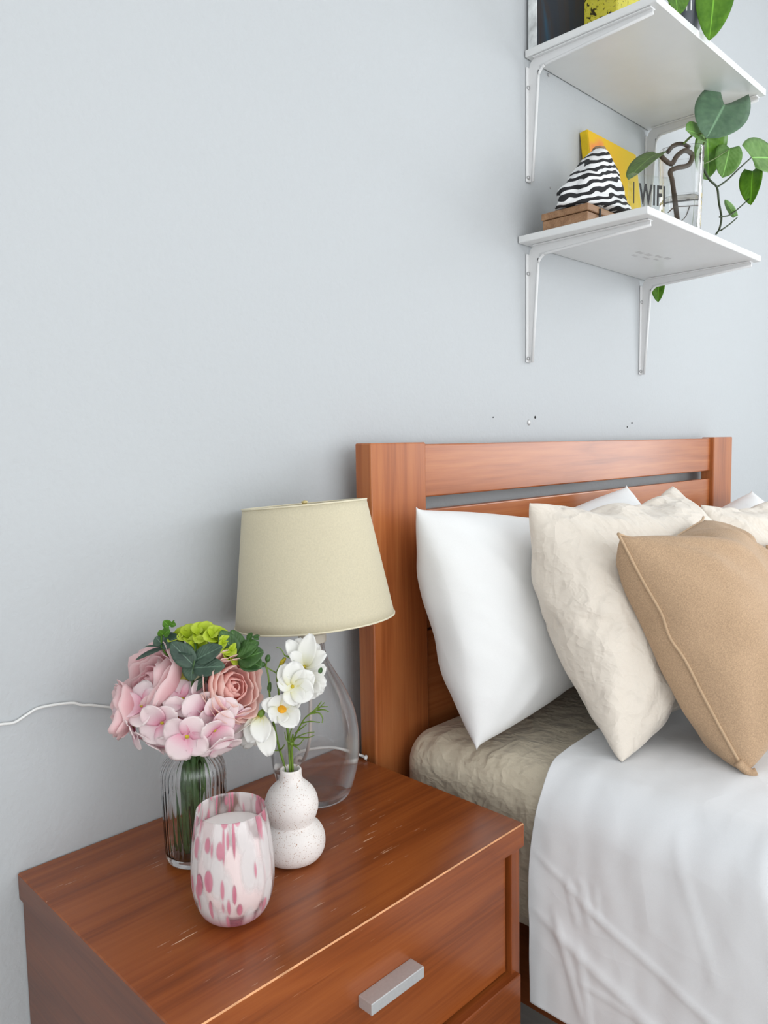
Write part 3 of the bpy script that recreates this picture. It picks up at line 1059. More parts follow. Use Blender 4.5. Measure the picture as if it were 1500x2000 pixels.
def coverlet():
    x0, x1, zt, zb, r = 0.022, 1.418, T + 0.052, T - 0.272, 0.060
    prof = []
    n_side, n_arc, n_top = 84, 26, 110
    for i in range(n_side):
        z = zb + (zt - r - zb) * i / n_side
        prof.append((x0, z, -1.0, 0.0))
    for i in range(n_arc):
        a = math.pi / 2 * i / n_arc
        prof.append((x0 + r - r * math.cos(a), zt - r + r * math.sin(a), -math.cos(a), math.sin(a)))
    for i in range(n_top + 1):
        prof.append((x0 + r + (x1 - x0 - 2 * r) * i / n_top, zt, 0.0, 1.0))
    for i in range(1, n_arc + 1):
        a = math.pi / 2 * i / n_arc
        prof.append((x1 - r + r * math.sin(a), zt - r + r * math.cos(a), math.sin(a), math.cos(a)))
    for i in range(1, 20):
        prof.append((x1, zt - r - (zt - r - zb) * i / 19, 1.0, 0.0))
    s = 0.0
    S = [0.0]
    for p, q in zip(prof, prof[1:]):
        s += math.hypot(q[0] - p[0], q[1] - p[1])
        S.append(s)
    ny = 240
    V, F = [], []
    for k, (px, pz, nx_, nz_) in enumerate(prof):
        sv = S[k]
        for j in range(ny + 1):
            t = j / ny
            yh = -0.352 - 0.012 * math.exp(-((sv - 0.30) / 0.06) ** 2) + 0.008 * math.sin((sv - 0.30) * 5.0) * min(1.0, max(0.0, (sv - 0.30) / 0.12))
            y = yh + (-2.08 - yh) * (t ** 1.35)
            side = max(0.0, -nx_)
            low = max(0.0, 1 - sv / 0.30)
            d = 0.0
            d += 0.010 * low * nz(y * 4.0, sv * 2.0, 5.0)
            d += 0.0030 * side * nz(y * 7.0 - sv * 3.0, sv * 4.0, 9.0)
            d += 0.0016 * nz(y * 12.0 + sv * 7, sv * 9.0, 2.0)
            d += 0.0012 * nz(y * 40.0, sv * 18.0, 4.0)
            # soft vertical drapes over the edge
            if sv > 0.12:
                d += 0.0016 * math.exp(-((sv - 0.28) / 0.09) ** 2) * nz(y * 26.0 + sv * 4, sv * 6.0, 8.0)
            # pressed fold lines
            d += ridge(sv, y, (0.215, -0.37), (0.16, -0.47), 0.006, 0.0032)
            d += ridge(sv, y, (0.165, -0.46), (0.06, -0.72), 0.007, 0.0050)
            d += ridge(sv, y, (0.13, -0.38), (0.02, -0.62), 0.011, 0.0065)
            d += ridge(sv, y, (0.20, -0.41), (0.145, -0.425), 0.005, 0.0035)
            d += ridge(sv, y, (0.205, -0.43), (0.150, -0.445), 0.005, 0.0035)
            d += ridge(sv, y, (0.21, -0.45), (0.165, -0.455), 0.004, 0.0030)
            d += ridge(sv, y, (0.14, -0.395), (0.02, -0.435), 0.006, 0.0045)
            d += ridge(sv, y, (0.11, -0.43), (-0.02, -0.45), 0.006, 0.0040)
            d += ridge(sv, y, (0.30, -0.55), (0.16, -0.60), 0.006, 0.0030)
            d += ridge(sv, y, (0.32, -0.64), (0.13, -0.68), 0.007, 0.0035)
            d += ridge(sv, y, (0.07, -0.44), (0.06, -0.56), 0.006, 0.0040)
            V.append(Vector((px + nx_ * d, y, pz + nz_ * d)))
    m = ny + 1
    for k in range(len(prof) - 1):
        for j in range(ny):
            F.append([k * m + j, (k + 1) * m + j, (k + 1) * m + j + 1, k * m + j + 1])
    return V, F


V, F = coverlet()
cv = single('coverlet', V, F, M['blanket'], 'white cotton coverlet draped over the side of the bed', 'bedspread')
md = cv.modifiers.new('thickness', 'SOLIDIFY')
md.thickness = 0.006
md.offset = -1


# ------------------------------------------------------------------ pillows: two sewn layers inflated with the cloth solver
def pillow_cloth(name, w, h, n, m, pressure, shrink, bend, seed):
    rnd = random.Random(seed)
    V, F, idx = [], [], {}
    for s in (0, 1):
        for j in range(m + 1):
            for i in range(n + 1):
                edge = i in (0, n) or j in (0, m)
                if s == 1 and edge:
                    idx[s, i, j] = idx[0, i, j]
                    continue
                idx[s, i, j] = len(V)
                k = 0.0 if edge else 1.0
                V.append(((i / n - 0.5) * w + rnd.uniform(-1, 1) * w / n * 0.15 * k, (j / m - 0.5) * h + rnd.uniform(-1, 1) * h / m * 0.15 * k,
                          k * (1 if s == 0 else -1) * (0.004 + 0.003 * rnd.random())))
    for s in (0, 1):
        for j in range(m):
            for i in range(n):
                q = [idx[s, i, j], idx[s, i + 1, j], idx[s, i + 1, j + 1], idx[s, i, j + 1]]
                F.append(q[::-1] if s else q)
    me = bpy.data.meshes.new(name)
    me.from_pydata(V, [], F)
    ob = bpy.data.objects.new(name, me)
    COL.objects.link(ob)
    md = ob.modifiers.new('cloth', 'CLOTH')
    st = md.settings
    st.quality = 5
    st.mass = 0.15
    st.tension_stiffness = st.compression_stiffness = 15
    st.shear_stiffness = 5
    st.bending_stiffness = bend
    st.tension_damping = st.compression_damping = st.shear_damping = 10
    st.air_damping = 2
    st.use_pressure = True
    st.uniform_pressure_force = pressure
    st.shrink_min = shrink
    st.effector_weights.gravity = 0
    md.point_cache.frame_end = 40
    md.collision_settings.use_collision = False
    return ob, F, [idx[0, 0, 0], idx[0, n, 0], idx[0, 0, m], idx[0, n, m]], [idx[0, i, 0] for i in range(n + 1)], [idx[0, 0, j] for j in range(m + 1)]


SIM = {'white': pillow_cloth('white', 0.72, 0.46, 66, 42, 1.5, 0.0, 0.25, 1),
       'beige': pillow_cloth('beige', 0.54, 0.45, 58, 48, 1.5, -0.05, 0.06, 2),
       'tan': pillow_cloth('tan', 0.44, 0.43, 44, 43, 1.5, 0.0, 0.5, 3)}
for fr in range(1, 36):
    scene.frame_set(fr)
dg = bpy.context.evaluated_depsgraph_get()
RAW = {}
for k, (ob, F, corners, bottom, left) in SIM.items():
    me = ob.evaluated_get(dg).to_mesh()
    RAW[k] = ([v.co.copy() for v in me.vertices], F, corners, bottom, left)
for k, its in (('white', 12), ('beige', 2), ('tan', 4)):          # relax the finest buckles
    P, F = RAW[k][0], RAW[k][1]
    nb = [set() for _ in P]
    for f in F:
        for a, b in zip(f, f[1:] + f[:1]):
            nb[a].add(b)
            nb[b].add(a)
    pin = set(RAW[k][2])
    for _ in range(its):
        P[:] = [p if i in pin else p * 0.5 + sum((P[j] for j in nb[i]), Vector()) * (0.5 / len(nb[i])) for i, p in enumerate(P)]
for k in SIM:
    ob = SIM[k][0]
    me = ob.data
    bpy.data.objects.remove(ob)
    bpy.data.meshes.remove(me)
scene.frame_set(1)


def place_pillow(kind, BL, BR, TL, thick, mirror=False, clamp=None, crinkle=0.0, rip=0.003, creases=()):
    """fit an inflated pillow to its lower corners and upper left corner; returns points and faces"""
    P, F, corners, bottom, left = RAW[kind]
    BL, BR, TL = Vector(BL), Vector(BR), Vector(TL)
    ex, ey = (BR - BL), (TL - BL)
    ez = ex.cross(ey).normalized()
    lw, lh = ex.length, ey.length
    c0 = [P[i] for i in corners]
    x0 = (c0[0].x + c0[2].x) / 2
    x1 = (c0[1].x + c0[3].x) / 2
    y0 = (c0[0].y + c0[1].y) / 2
    y1 = (c0[2].y + c0[3].y) / 2
    zmax = max(abs(p.z) for p in P)
    out = []
    for p in P:
        a, b = (p.x - x0) / (x1 - x0), (p.y - y0) / (y1 - y0)
        # straighten the drawn-in short sides
        fj = min(max(b, 0.0), 1.0) * (len(left) - 1)
        j0 = min(int(fj), len(left) - 2)
        dl = (P[left[j0]].x * (1 - fj + j0) + P[left[j0 + 1]].x * (fj - j0) - x0) / (x1 - x0)
        dl = max(0.0, dl) * 1.25
        a = (a - dl) / (1 - 2 * dl)
        if mirror:
            a = 1 - a
        cd_ = min(math.hypot((a - ca) * lw, (b - cb) * lh) for ca in (0, 1) for cb in (0, 1))
        rel = math.copysign(abs(p.z / zmax) ** (0.64 + 0.30 * math.exp(-(cd_ / 0.09) ** 2)), p.z)
        z = rel * thick / 2
        sg_ = 1.0 if p.z >= 0 else -1.0
        full = min(1.0, abs(rel) * 2.5)
        # gathers that fan out of the corners and pull in along the side seams
        for ca, cb in ((0, 1), (0, 0), (1, 1), (1, 0)):
            da, db = (a - ca) * lw, (b - cb) * lh
            dist = math.hypot(da, db)
            th = math.atan2(abs(db), abs(da) + 1e-6)
            z += sg_ * full * rip * 1.3 * math.sin(th * 13 + ca * 2 + cb) * math.exp(-((dist - 0.10) / 0.07) ** 2)
        z += sg_ * full * rip * nz(b * lh * 34 + a * lw * 10, a * lw * 7, thick * 40) * math.exp(-min(abs(a), abs(1 - a)) * lw / 0.10) * 1.6
        z += sg_ * full * rip * nz(a * lw * 26, b * lh * 6, 5 + thick * 10) * math.exp(-min(abs(b), abs(1 - b)) * lh / 0.08) * 1.2
        if crinkle:
            r1 = 1 - abs(nz(a * lw * 24 + 3, b * lh * 17, 2.0 + sg_)) * 2
            r2 = 1 - abs(nz(a * lw * 11, b * lh * 26 + 7, 9.0 + sg_)) * 2
            z += sg_ * full * crinkle * (r1 * 0.6 + r2 * 0.6)
        if sg_ > 0:
            for a0, b0, a1, b1, w_, h_ in creases:
                z += full * ridge(a * lw, b * lh, (a0 * lw, b0 * lh), (a1 * lw, b1 * lh), w_, h_)
        v = BL + ex * a + ey * b + ez * z
        if clamp:
            o_, n_, d_ = clamp
            k = (v - o_).dot(n_)
            if k < d_:
                v = v + n_ * (d_ - k) * 0.92
        out.append(v)
    if mirror:
        F = [q[::-1] for q in F]
    return out, F, (BL, ez)


def pillow(name, kind, mat, label, cat, BL, BR, TL, thick, mirror=False, group=None, rest=0.047, **kw):
    V, F, pl = place_pillow(kind, BL, BR, TL, thick, mirror, **kw)
    fz = T + rest - 0.006
    # the lower edge settles on the bedding
    V = [Vector((v.x, v.y, v.z if v.z > fz + 0.012 else fz + 0.012 * math.exp((v.z - fz - 0.012) / 0.012))) for v in V]
    o = single(name, V, F, M[mat], label, cat, group)
    s = o.modifiers.new('smooth', 'SUBSURF')
    s.levels = s.render_levels = 1
    return o, V, pl


BLz = T + 0.040
HEADB = (Vector((0, PYF + 0.008, 0)), Vector((0, -1, 0)), 0.0)
o, _, p1 = pillow('pillow', 'white', 'white_cotton', 'white pillow leaning on the headboard nearest the nightstand', 'pillow',
                  (0.043, -0.250, BLz), (0.70, -0.250, BLz), (0.050, -0.125, T + 0.402), 0.18, group='bed pillows', clamp=HEADB, rest=0.042, rip=0.0008,
                  creases=((0.02, 0.96, 0.22, 0.70, 0.012, 0.006), (0.03, 0.90, 0.16, 0.58, 0.011, 0.005), (0.05, 0.97, 0.34, 0.80, 0.012, 0.005), (0.02, 0.55, 0.13, 0.34, 0.010, 0.006),
                           (0.02, 0.46, 0.15, 0.27, 0.010, 0.006), (0.02, 0.64, 0.10, 0.50, 0.009, 0.005), (0.40, 1.0, 0.37, 0.86, 0.010, 0.004), (0.06, 0.06, 0.16, 0.20, 0.011, 0.005)))
o, _, p1r = pillow('pillow', 'white', 'white_cotton', 'white pillow leaning on the far end of the headboard', 'pillow',
                   (0.735, -0.250, BLz), (1.40, -0.250, BLz), (0.745, -0.135, T + 0.350), 0.16, mirror=True, group='bed pillows', clamp=HEADB, rest=0.042)
o, _, p2 = pillow('pillow', 'beige', 'beige_crinkle', 'crinkled cream pillow between the white pillow and the tan cushion', 'pillow',
                  (0.120, -0.432, BLz + 0.012), (0.610, -0.432, BLz + 0.012), (0.140, -0.268, T + 0.406), 0.17, group='bed pillows', clamp=p1 + (0.078,), crinkle=0.0012, rest=0.058, rip=0.002)
o, _, p2r = pillow('pillow', 'beige', 'beige_crinkle', 'crinkled cream pillow cut off by the right edge of the photo', 'pillow',
                   (0.70, -0.432, BLz + 0.012), (1.22, -0.432, BLz + 0.012), (0.70, -0.290, T + 0.365), 0.15, mirror=True, group='bed pillows', clamp=p1r + (0.072,), crinkle=0.0012, rest=0.058)
cush, PV, p3 = pillow('cushion', 'tan', 'linen', 'tan linen cushion with a raised seam, in front of the cream pillow', 'cushion',
                      (0.199, -0.568, BLz + 0.012), (0.515, -0.552, BLz + 0.010), (0.150, -0.408, T + 0.364), 0.20, group='linen cushions', clamp=p2 + (0.074,), rest=0.058, rip=0.0028,
                      creases=((0.62, 1.0, 0.90, 0.70, 0.016, -0.012), (0.50, 1.0, 0.72, 0.72, 0.014, 0.008), (0.10, 0.40, 0.36, 0.44, 0.013, -0.010), (0.12, 0.47, 0.34, 0.51, 0.014, 0.008),
                               (0.30, 0.98, 0.50, 0.62, 0.016, 0.006), (0.95, 0.95, 0.62, 0.50, 0.018, 0.006), (0.06, 0.08, 0.22, 0.26, 0.013, 0.006)))
# the seam that joins its two faces, and the twisted corner
NT = 44
seam = [PV[j * (NT + 1)] + p3[1] * 0.0006 for j in range(0, 44)]
def even(pts, it=6):
    for _ in range(it):
        pts = [pts[0]] + [(a + b * 2 + c) / 4 for a, b, c in zip(pts, pts[1:], pts[2:])] + [pts[-1]]
    return pts


mk('seam', *tube(even(seam), 0.0022, seg=6, n=1), M['linen_seam'], cush)
seam = [PV[43 * (NT + 1) + i] + p3[1] * 0.0006 for i in range(0, NT + 1)]
mk('seam', *tube(even(seam), 0.0020, seg=6, n=1), M['linen_seam'], cush)
c0 = PV[0]
mk('corner_tuft', *tube([c0 + Vector((-0.004, 0.012, 0.016)), c0 + Vector((0.0, 0.002, 0.006)), c0 + Vector((0.002, -0.004, 0.004)), c0 + Vector((0.005, -0.009, 0.006))], 0.0085, 0.0062, 9, 4, 0.75), M['linen'], cush)
pillow('cushion', 'tan', 'linen', 'tan cushion showing only a sliver at the right edge of the photo', 'cushion',
       (0.755, -0.565, BLz + 0.016), (1.13, -0.550, BLz + 0.016), (0.722, -0.405, T + 0.292), 0.16, mirror=True, group='linen cushions', clamp=p2r + (0.070,), rest=0.058)


# ------------------------------------------------------------------ wall shelves
def bracket_profile(arm, leg, wide, tip_arm, tip_leg):
    """closed (d, z) outline of the pressed web: d runs out from the wall, z down from the board"""
    out = [(0.004, -0.018)]
    for i in range(1, 7):
        a = math.pi / 2 * i / 6
        out.append((0.004 + 0.014 * (1 - math.cos(a)), -0.018 + 0.016 * math.sin(a)))
    out += [(arm, -0.002), (arm, -0.002 - tip_arm)]
    r = 0.022
    zc, dc = -wide - r, wide + 0.004 + r
    out.append((dc, zc + r))
    for i in range(1, 7):
        a = math.pi / 2 * i / 6
        out.append((dc - r * math.sin(a), zc + r * math.cos(a)))
    out += [(0.004 + tip_leg, -leg), (0.004, -leg)]
    return out


def plate(outline, x0, x1):
    n = len(outline)
    V = [Vector((x0, -d, z)) for d, z in outline] + [Vector((x1, -d, z)) for d, z in outline]
    F = [list(range(n)), list(range(n, 2 * n))[::-1]]
    for i in range(n):
        j = (i + 1) % n
        F.append([i, i + n, j + n, j])
    return V, F


def shelf(label, x0, x1, depth, z, thick, bx, leg):
    t = thing('wall_shelf', ((x0 + x1) / 2, 0, z), label, 'shelf', 'white bracket shelves')
    mk('board', *box(x0, x1, -depth, -0.002, z, z + thick, 0.0012, 1), M['white_lam'], t, smooth=False)
    arm = depth - 0.012
    for x in bx:
        out = bracket_profile(arm, leg, 0.020, 0.008, 0.007)
        V, F = plate(out, x - 0.0012, x + 0.0012)
        m = Matrix.Translation((0, 0, z))
        b = mk('bracket', *xf((V, F), m), M['white_metal'], t, smooth=False)
        # flanges that lie on the wall and under the board, and the rolled rim along the inner edge
        mk('wall_flange', *xf(box(x - 0.009, x + 0.009, -0.004, -0.0005, -leg, -0.016, 0.001, 1), m), M['white_metal'], b, smooth=False)
        mk('board_flange', *xf(box(x - 0.009, x + 0.009, -arm, -0.016, -0.0028, -0.0002, 0.0008, 1), m), M['white_metal'], b, smooth=False)
        rim = [Vector((x, -d, zz)) for d, zz in out[8:17]]
        mk('rolled_rim', *xf(tube(rim, 0.0030, seg=8, n=2), m), M['white_metal'], b)
        for zz, dd in ((-0.055, 0.004), (-leg + 0.008, 0.004)):
            V, F = lathe([(0, 0.0), (0.0042, 0.0), (0.0036, 0.0022), (0, 0.0028)], 14)
            ms = Matrix.Translation((x - 0.0052, -dd, z + zz)) @ Matrix.Rotation(math.radians(90), 4, 'X')
            mk('screw', *xf((V, F), ms), M['screw'], b)
    return t


S1Z, S2Z = T + 1.2424, T + 0.883
sh1 = shelf('white board shelf on two brackets, the upper one holding the dark painting', 0.520, 1.053, 0.272, S1Z, 0.0135, (0.5335, 1.040), 0.235)
sh2 = shelf('white board shelf on two brackets, the lower one holding the zebra pouch', 0.497, 1.045, 0.273, S2Z, 0.0135, (0.5335, 1.0230), 0.232)
# faint grey maker's print and tape marks on the underside of the lower board
for k, (dx, dy, w, h) in enumerate(((0.0, 0.0, 0.030, 0.010), (0.038, -0.004, 0.026, 0.012), (0.072, -0.010, 0.030, 0.008), (0.108, -0.016, 0.024, 0.010),
                                    (0.020, 0.022, 0.022, 0.007), (0.060, 0.016, 0.034, 0.006), (0.100, 0.008, 0.022, 0.006))):
    mk('print_mark', *box(0.745 + dx * 0.9, 0.745 + dx * 0.9 + w * 0.8, -0.135 + dy, -0.135 + dy + h, S2Z - 0.0004, S2Z - 0.0001), M['print'], sh2, smooth=False)

# ------------------------------------------------------------------ things on the upper shelf
Z1 = S1Z + 0.0135
dp = thing('painting', (0.61, -0.03, Z1), 'dark blue-black painted canvas standing on the upper shelf', 'painting')
mk('canvas', *xf(box(-0.088, 0.088, -0.020, 0.0, 0.0, 0.25, 0.001, 1), Matrix.Translation((0.613, -0.006, Z1))), M['canvas_edge'], dp, smooth=False)
mk('paint_layer', *xf(box(-0.087, 0.087, -0.0212, -0.0202, 0.001, 0.249), Matrix.Translation((0.613, -0.006, Z1))), M['dark_paint'], dp, smooth=False)
bk = thing('floral_box', (0.80, -0.06, Z1), 'yellow storage box printed with dark flowers on the upper shelf', 'box')
mk('box_body', *box(0.704, 0.905, -0.10, -0.010, Z1, Z1 + 0.20, 0.002, 1), M['floral'], bk, smooth=False)
mk('box_lid', *box(0.702, 0.907, -0.102, -0.008, Z1 + 0.20, Z1 + 0.225, 0.002, 1), M['floral'], bk, smooth=False)

CUX, CUY = 0.712, -0.236
cup = thing('planter_cup', (CUX, CUY, Z1), 'small charcoal planter cup with white marks on the upper shelf', 'planter')
V, F = lathe([(0, 0), (0.020, 0), (0.026, 0.004), (0.031, 0.03), (0.032, 0.055), (0.029, 0.074), (0.027, 0.074), (0.029, 0.055), (0.027, 0.03), (0.022, 0.010), (0, 0.010)], 32, (CUX, CUY, Z1))
mk('cup_body', V, F, M['charcoal'], cup)
V, F = lathe([(0, 0.064), (0.0275, 0.064)], 24, (CUX, CUY, Z1))
mk('soil', V, F, M['soil'], cup)
for k in range(3):
    a = math.radians(196 + k * 15)
    p = Vector((CUX + 0.0318 * math.cos(a), CUY + 0.0318 * math.sin(a), Z1 + 0.047))
    mk('white_mark', *xf(box(-0.0012, 0.0012, -0.0004, 0.0004, -0.009, 0.009), Matrix.Translation(p) @ Matrix.Rotation(a + math.pi / 2, 4, 'Z')), M['white_lam'], cup, smooth=False)


# ------------------------------------------------------------------ leaves
def heart(L, W, fold=0.25, droop=0.25, lobe=0.16, nu=8, nv=12, tipy=0.9, wave=0.0, rnd=None):
    """heart-shaped leaf, base at the origin, tip along +y, upper face +z"""
    V, F, UV = [], [], []
    for j in range(nv + 1):
        v = j / nv
        hw = W / 2 * (1.75 * (v + 0.05) ** 0.36 * (1 - v) ** (tipy * 0.8))
        for i in range(nu + 1):
            q = i / nu * 2 - 1
            x = hw * q
            y = L * v - lobe * L * (1 - v) ** 5 * abs(q) ** 1.2
            z = fold * abs(x) - droop * L * v * v + wave * W * math.sin(v * 9 + q * 2) * abs(q)
            V.append(Vector((x, y, z)))
            UV.append((0.5 + q / 2, v))
    for j in range(nv):
        for i in range(nu):
            a = j * (nu + 1) + i
            F.append([a, a + 1, a + nu + 2, a + nu + 1])
    return V, F, UV


def oval(L, W, cup=0.15, droop=0.1, nu=6, nv=9, p=0.55, wave=0.0, ph=0.0, base=0.05, sk=0.9):
    """round or oval leaf / petal, base at the origin, tip along +y"""
    V, F, UV = [], [], []
    for j in range(nv + 1):
        v = j / nv
        hw = W / 2 * max(0.0, math.sin(math.pi * (base + (1 - base) * v ** sk))) ** p
        if j == nv:
            hw = W / 2 * (0.12 if sk < 1 else 0.26)
        for i in range(nu + 1):
            q = i / nu * 2 - 1
            z = cup * W * (q * q) * math.sin(math.pi * min(1, v * 0.9 + 0.1)) - droop * L * v * v + wave * W * math.sin(q * 5 + ph) * v ** 3
            V.append(Vector((hw * q, L * v, z)))
            UV.append((0.5 + q / 2, v))
    for j in range(nv):
        for i in range(nu):
            a = j * (nu + 1) + i
            F.append([a, a + 1, a + nu + 2, a + nu + 1])
    return V, F, UV


def put(name, g, m, mat, parent, thick=0.0005):
    V, F, UV = g
    o = mk(name, [m @ v for v in V], F, mat, parent, uv=UV)
    add_solid(o, thick)
    return o


def leaf_to(name, base, tip, W, normal, mat, parent, shape='heart', **kw):
    base, tip = Vector(base), Vector(tip)
    L = (tip - base).length
    g = heart(L, W, **kw) if shape == 'heart' else oval(L, W, **kw)
    return put(name, g, frame(base, tip - base, normal), mat, parent)


# trailing plant of the upper shelf
hp = thing('trailing_plant', (CUX, CUY, Z1 + 0.07), 'trailing plant with a large leaf hanging past the upper shelf', 'plant')
mk('vine', *tube([(CUX, CUY, Z1 + 0.062), (0.7082, -0.2450, 1.8815), (0.7172, -0.2700, 1.9067), (0.7362, -0.2850, 1.8806)], 0.0020, 0.0016, 7), M['vine'], hp)
mk('vine', *tube([(CUX, CUY, Z1 + 0.062), (0.7038, -0.2320, 1.8851), (0.7027, -0.2200, 1.9082), (0.7118, -0.2100, 1.8991)], 0.0018, 0.0014, 7), M['vine'], hp)
mk('vine', *tube([(CUX, CUY, Z1 + 0.062), (0.7531, -0.2200, 1.9139), (0.7735, -0.2000, 1.9543)], 0.0018, 0.0014, 7), M['vine'], hp)
leaf_to('leaf', (0.7362, -0.2850, 1.8806), (0.6992, -0.2920, 1.7548), 0.078, (-0.7534, -0.6133, 0.2372), M['leaf_bright'], hp, fold=0.2, droop=0.05, lobe=0.14)
leaf_to('leaf', (0.7118, -0.2100, 1.8991), (0.6352, -0.2620, 1.7920), 0.064, (-0.6060, -0.7443, 0.2805), M['leaf_bright'], hp, fold=0.2, droop=0.06, lobe=0.14)
leaf_to('leaf', (0.7735, -0.2000, 1.9543), (0.7251, -0.1900, 1.9911), 0.05, (-0.4085, -0.5731, 0.7104), M['leaf_bright'], hp, fold=0.2, droop=0.1)

# ------------------------------------------------------------------ things on the lower shelf
Z2 = S2Z + 0.0135
bx_ = thing('wooden_box', (0.585, -0.095, Z2), 'flat tan wooden box lying under the zebra pouch', 'box')
mk('box_base', *box(0.507, 0.668, -0.150, -0.052, Z2, Z2 + 0.020, 0.0012, 1), M['tan_wood'], bx_, smooth=False)
mk('box_lid', *box(0.505, 0.670, -0.152, -0.050, Z2 + 0.021, Z2 + 0.034, 0.0012, 1), M['tan_wood'], bx_, smooth=False)
mk('clasp', *box(0.545, 0.549, -0.1545, -0.152, Z2 + 0.012, Z2 + 0.030), M['dark'], bx_, smooth=False)

# yellow canvas leaning on the wall
yc = thing('painting', (0.82, -0.04, Z2), 'small yellow canvas with an orange patch leaning on the wall', 'painting')
mt = Matrix.Translation((0.726, -0.052, Z2)) @ Matrix.Rotation(math.radians(-7), 4, 'X')
mk('canvas', *xf(box(0.0, 0.22, 0.0, 0.018, 0.0, 0.262, 0.001, 1), mt), M['yellow_edge'], yc, smooth=False)
mk('paint_layer', *xf(box(0.001, 0.219, -0.0012, -0.0002, 0.001, 0.261), mt), M['yellow_paint'], yc, smooth=False)


# zebra pouch: a slumped cloth pouch, wide at its foot and gathered to an open lip at the top
def pouch():
    nu, nv = 64, 34
    V, F = [], []
    c = Vector((0.606, -0.112, Z2 + 0.0350))
    top = Vector((0.628, -0.106, Z2 + 0.170))
    for j in range(nv + 1):
        v = j / nv
        # left side slopes in a long line, right side stands almost upright, the foot flares to the left
        wl = 0.108 * (1 - v) ** 1.25 + 0.030 * math.sin(math.pi * v) + 0.014
        wr = 0.078 * (1 - v) ** 0.55 + 0.012
        wy = 0.050 * (1 - v) ** 0.62 + 0.010
        if v < 0.10:
            k = 0.93 + 0.07 * math.sin(v / 0.10 * math.pi / 2)
            wy *= k
        ctr = c.lerp(top, v)
        for i in range(nu):
            a = 2 * math.pi * i / nu
            ca = math.cos(a)
            wx = wr if ca > 0 else wl
            f = 1 + 0.06 * math.sin(a * 3 + v * 3.0) * math.sin(math.pi * v) + 0.12 * nz(math.cos(a) * 2.4, math.sin(a) * 2.4, v * 5.0)
            f -= 0.07 * math.exp(-((v - 0.20) / 0.05) ** 2)          # fold above the foot
            z = ctr.z + 0.010 * nz(math.cos(a) * 1.5, math.sin(a) * 1.5 + 4, v * 3) * math.sin(math.pi * v) - 0.020 * v ** 3 * max(0.0, ca)
            V.append(Vector((ctr.x + wx * f * ca, ctr.y + wy * f * math.sin(a), z)))
    for j in range(nv):
        for i in range(nu):
            i2 = (i + 1) % nu
            F.append([j * nu + i, j * nu + i2, (j + 1) * nu + i2, (j + 1) * nu + i])
    F.append([i for i in range(nu)][::-1])
    return V, F, [V[nv * nu + i] for i in range(nu)]


po = thing('zebra_pouch', (0.598, -0.118, Z2 + 0.034), 'black and white zebra-print cloth pouch slumped on the wooden box', 'pouch')
V, F, lip = pouch()
b_ = mk('pouch_body', V, F, M['zebra'], po)
s = b_.modifiers.new('smooth', 'SUBSURF')
s.levels = s.render_levels = 1
cl = sum(lip, Vector()) / len(lip)
mk('lining', *lathe([(0.012, 0.0), (0.010, -0.004), (0, -0.010)], 24, tuple(cl + Vector((0, 0, 0.001)))), M['lining'], po)
mk('lip_band', *tube([cl + (p - cl) * 1.02 for p in lip[::4]] + [cl + (lip[0] - cl) * 1.02], 0.0030, seg=6, n=3), M['lining'], po)

# acrylic WIFI sign
sg = thing('wifi_sign', (0.615, -0.212, Z2), 'clear acrylic block sign reading WIFI in black on the lower shelf', 'sign')
ms = Matrix.Translation((0.622, -0.214, Z2)) @ Matrix.Rotation(math.radians(-24), 4, 'Z')
mk('block', *xf(box(-0.0445, 0.0445, -0.006, 0.006, 0.0, 0.092, 0.0012, 2), ms), M['acrylic'], sg, smooth=False)
V, F = text_mesh('WIFI', 0.05, 0.0003)
lx0, lx1 = min(v.x for v in V), max(v.x for v in V)
ly0, ly1 = min(v.y for v in V), max(v.y for v in V)
V = [Vector(((v.x - (lx0 + lx1) / 2) / (lx1 - lx0) * 0.061, (v.y - ly0) / (ly1 - ly0) * 0.038, v.z)) for v in V]
mk('lettering', *xf((V, F), ms @ Matrix.Translation((0.001, -0.0068, 0.036)) @ Matrix.Rotation(math.radians(90), 4, 'X')), M['ink'], sg, smooth=False)
mk('lettering', *xf(box(-0.0425, -0.0405, -0.0071, -0.0065, 0.036, 0.075), ms), M['ink'], sg, smooth=False)

# glass vase with water
vx, vy = 0.868, -0.165


def sq(rr, z, a):
    c, s_ = abs(math.cos(a - 0.5)), abs(math.sin(a - 0.5))
    return rr / ((c ** 3.4 + s_ ** 3.4) ** (1 / 3.4)) * 0.93


gv = thing('glass_vase', (vx, vy, Z2), 'clear squarish glass vase of water with plant cuttings on the lower shelf', 'vase')
prof = [(0, 0), (0.040, 0.0), (0.0425, 0.003), (0.046, 0.10), (0.0495, 0.207), (0.0488, 0.2085), (0.0475, 0.207), (0.0440, 0.10), (0.0395, 0.010), (0, 0.009)]
mk('vessel', *lathe(prof, 48, (vx, vy, Z2), rfun=sq), M['blown'], gv)
prof = [(0, 0.0095), (0.0390, 0.0105), (0.0437, 0.10), (0.0441, 0.112), (0, 0.112)]
mk('water', *lathe(prof, 48, (vx, vy, Z2), rfun=sq), M['water'], gv)

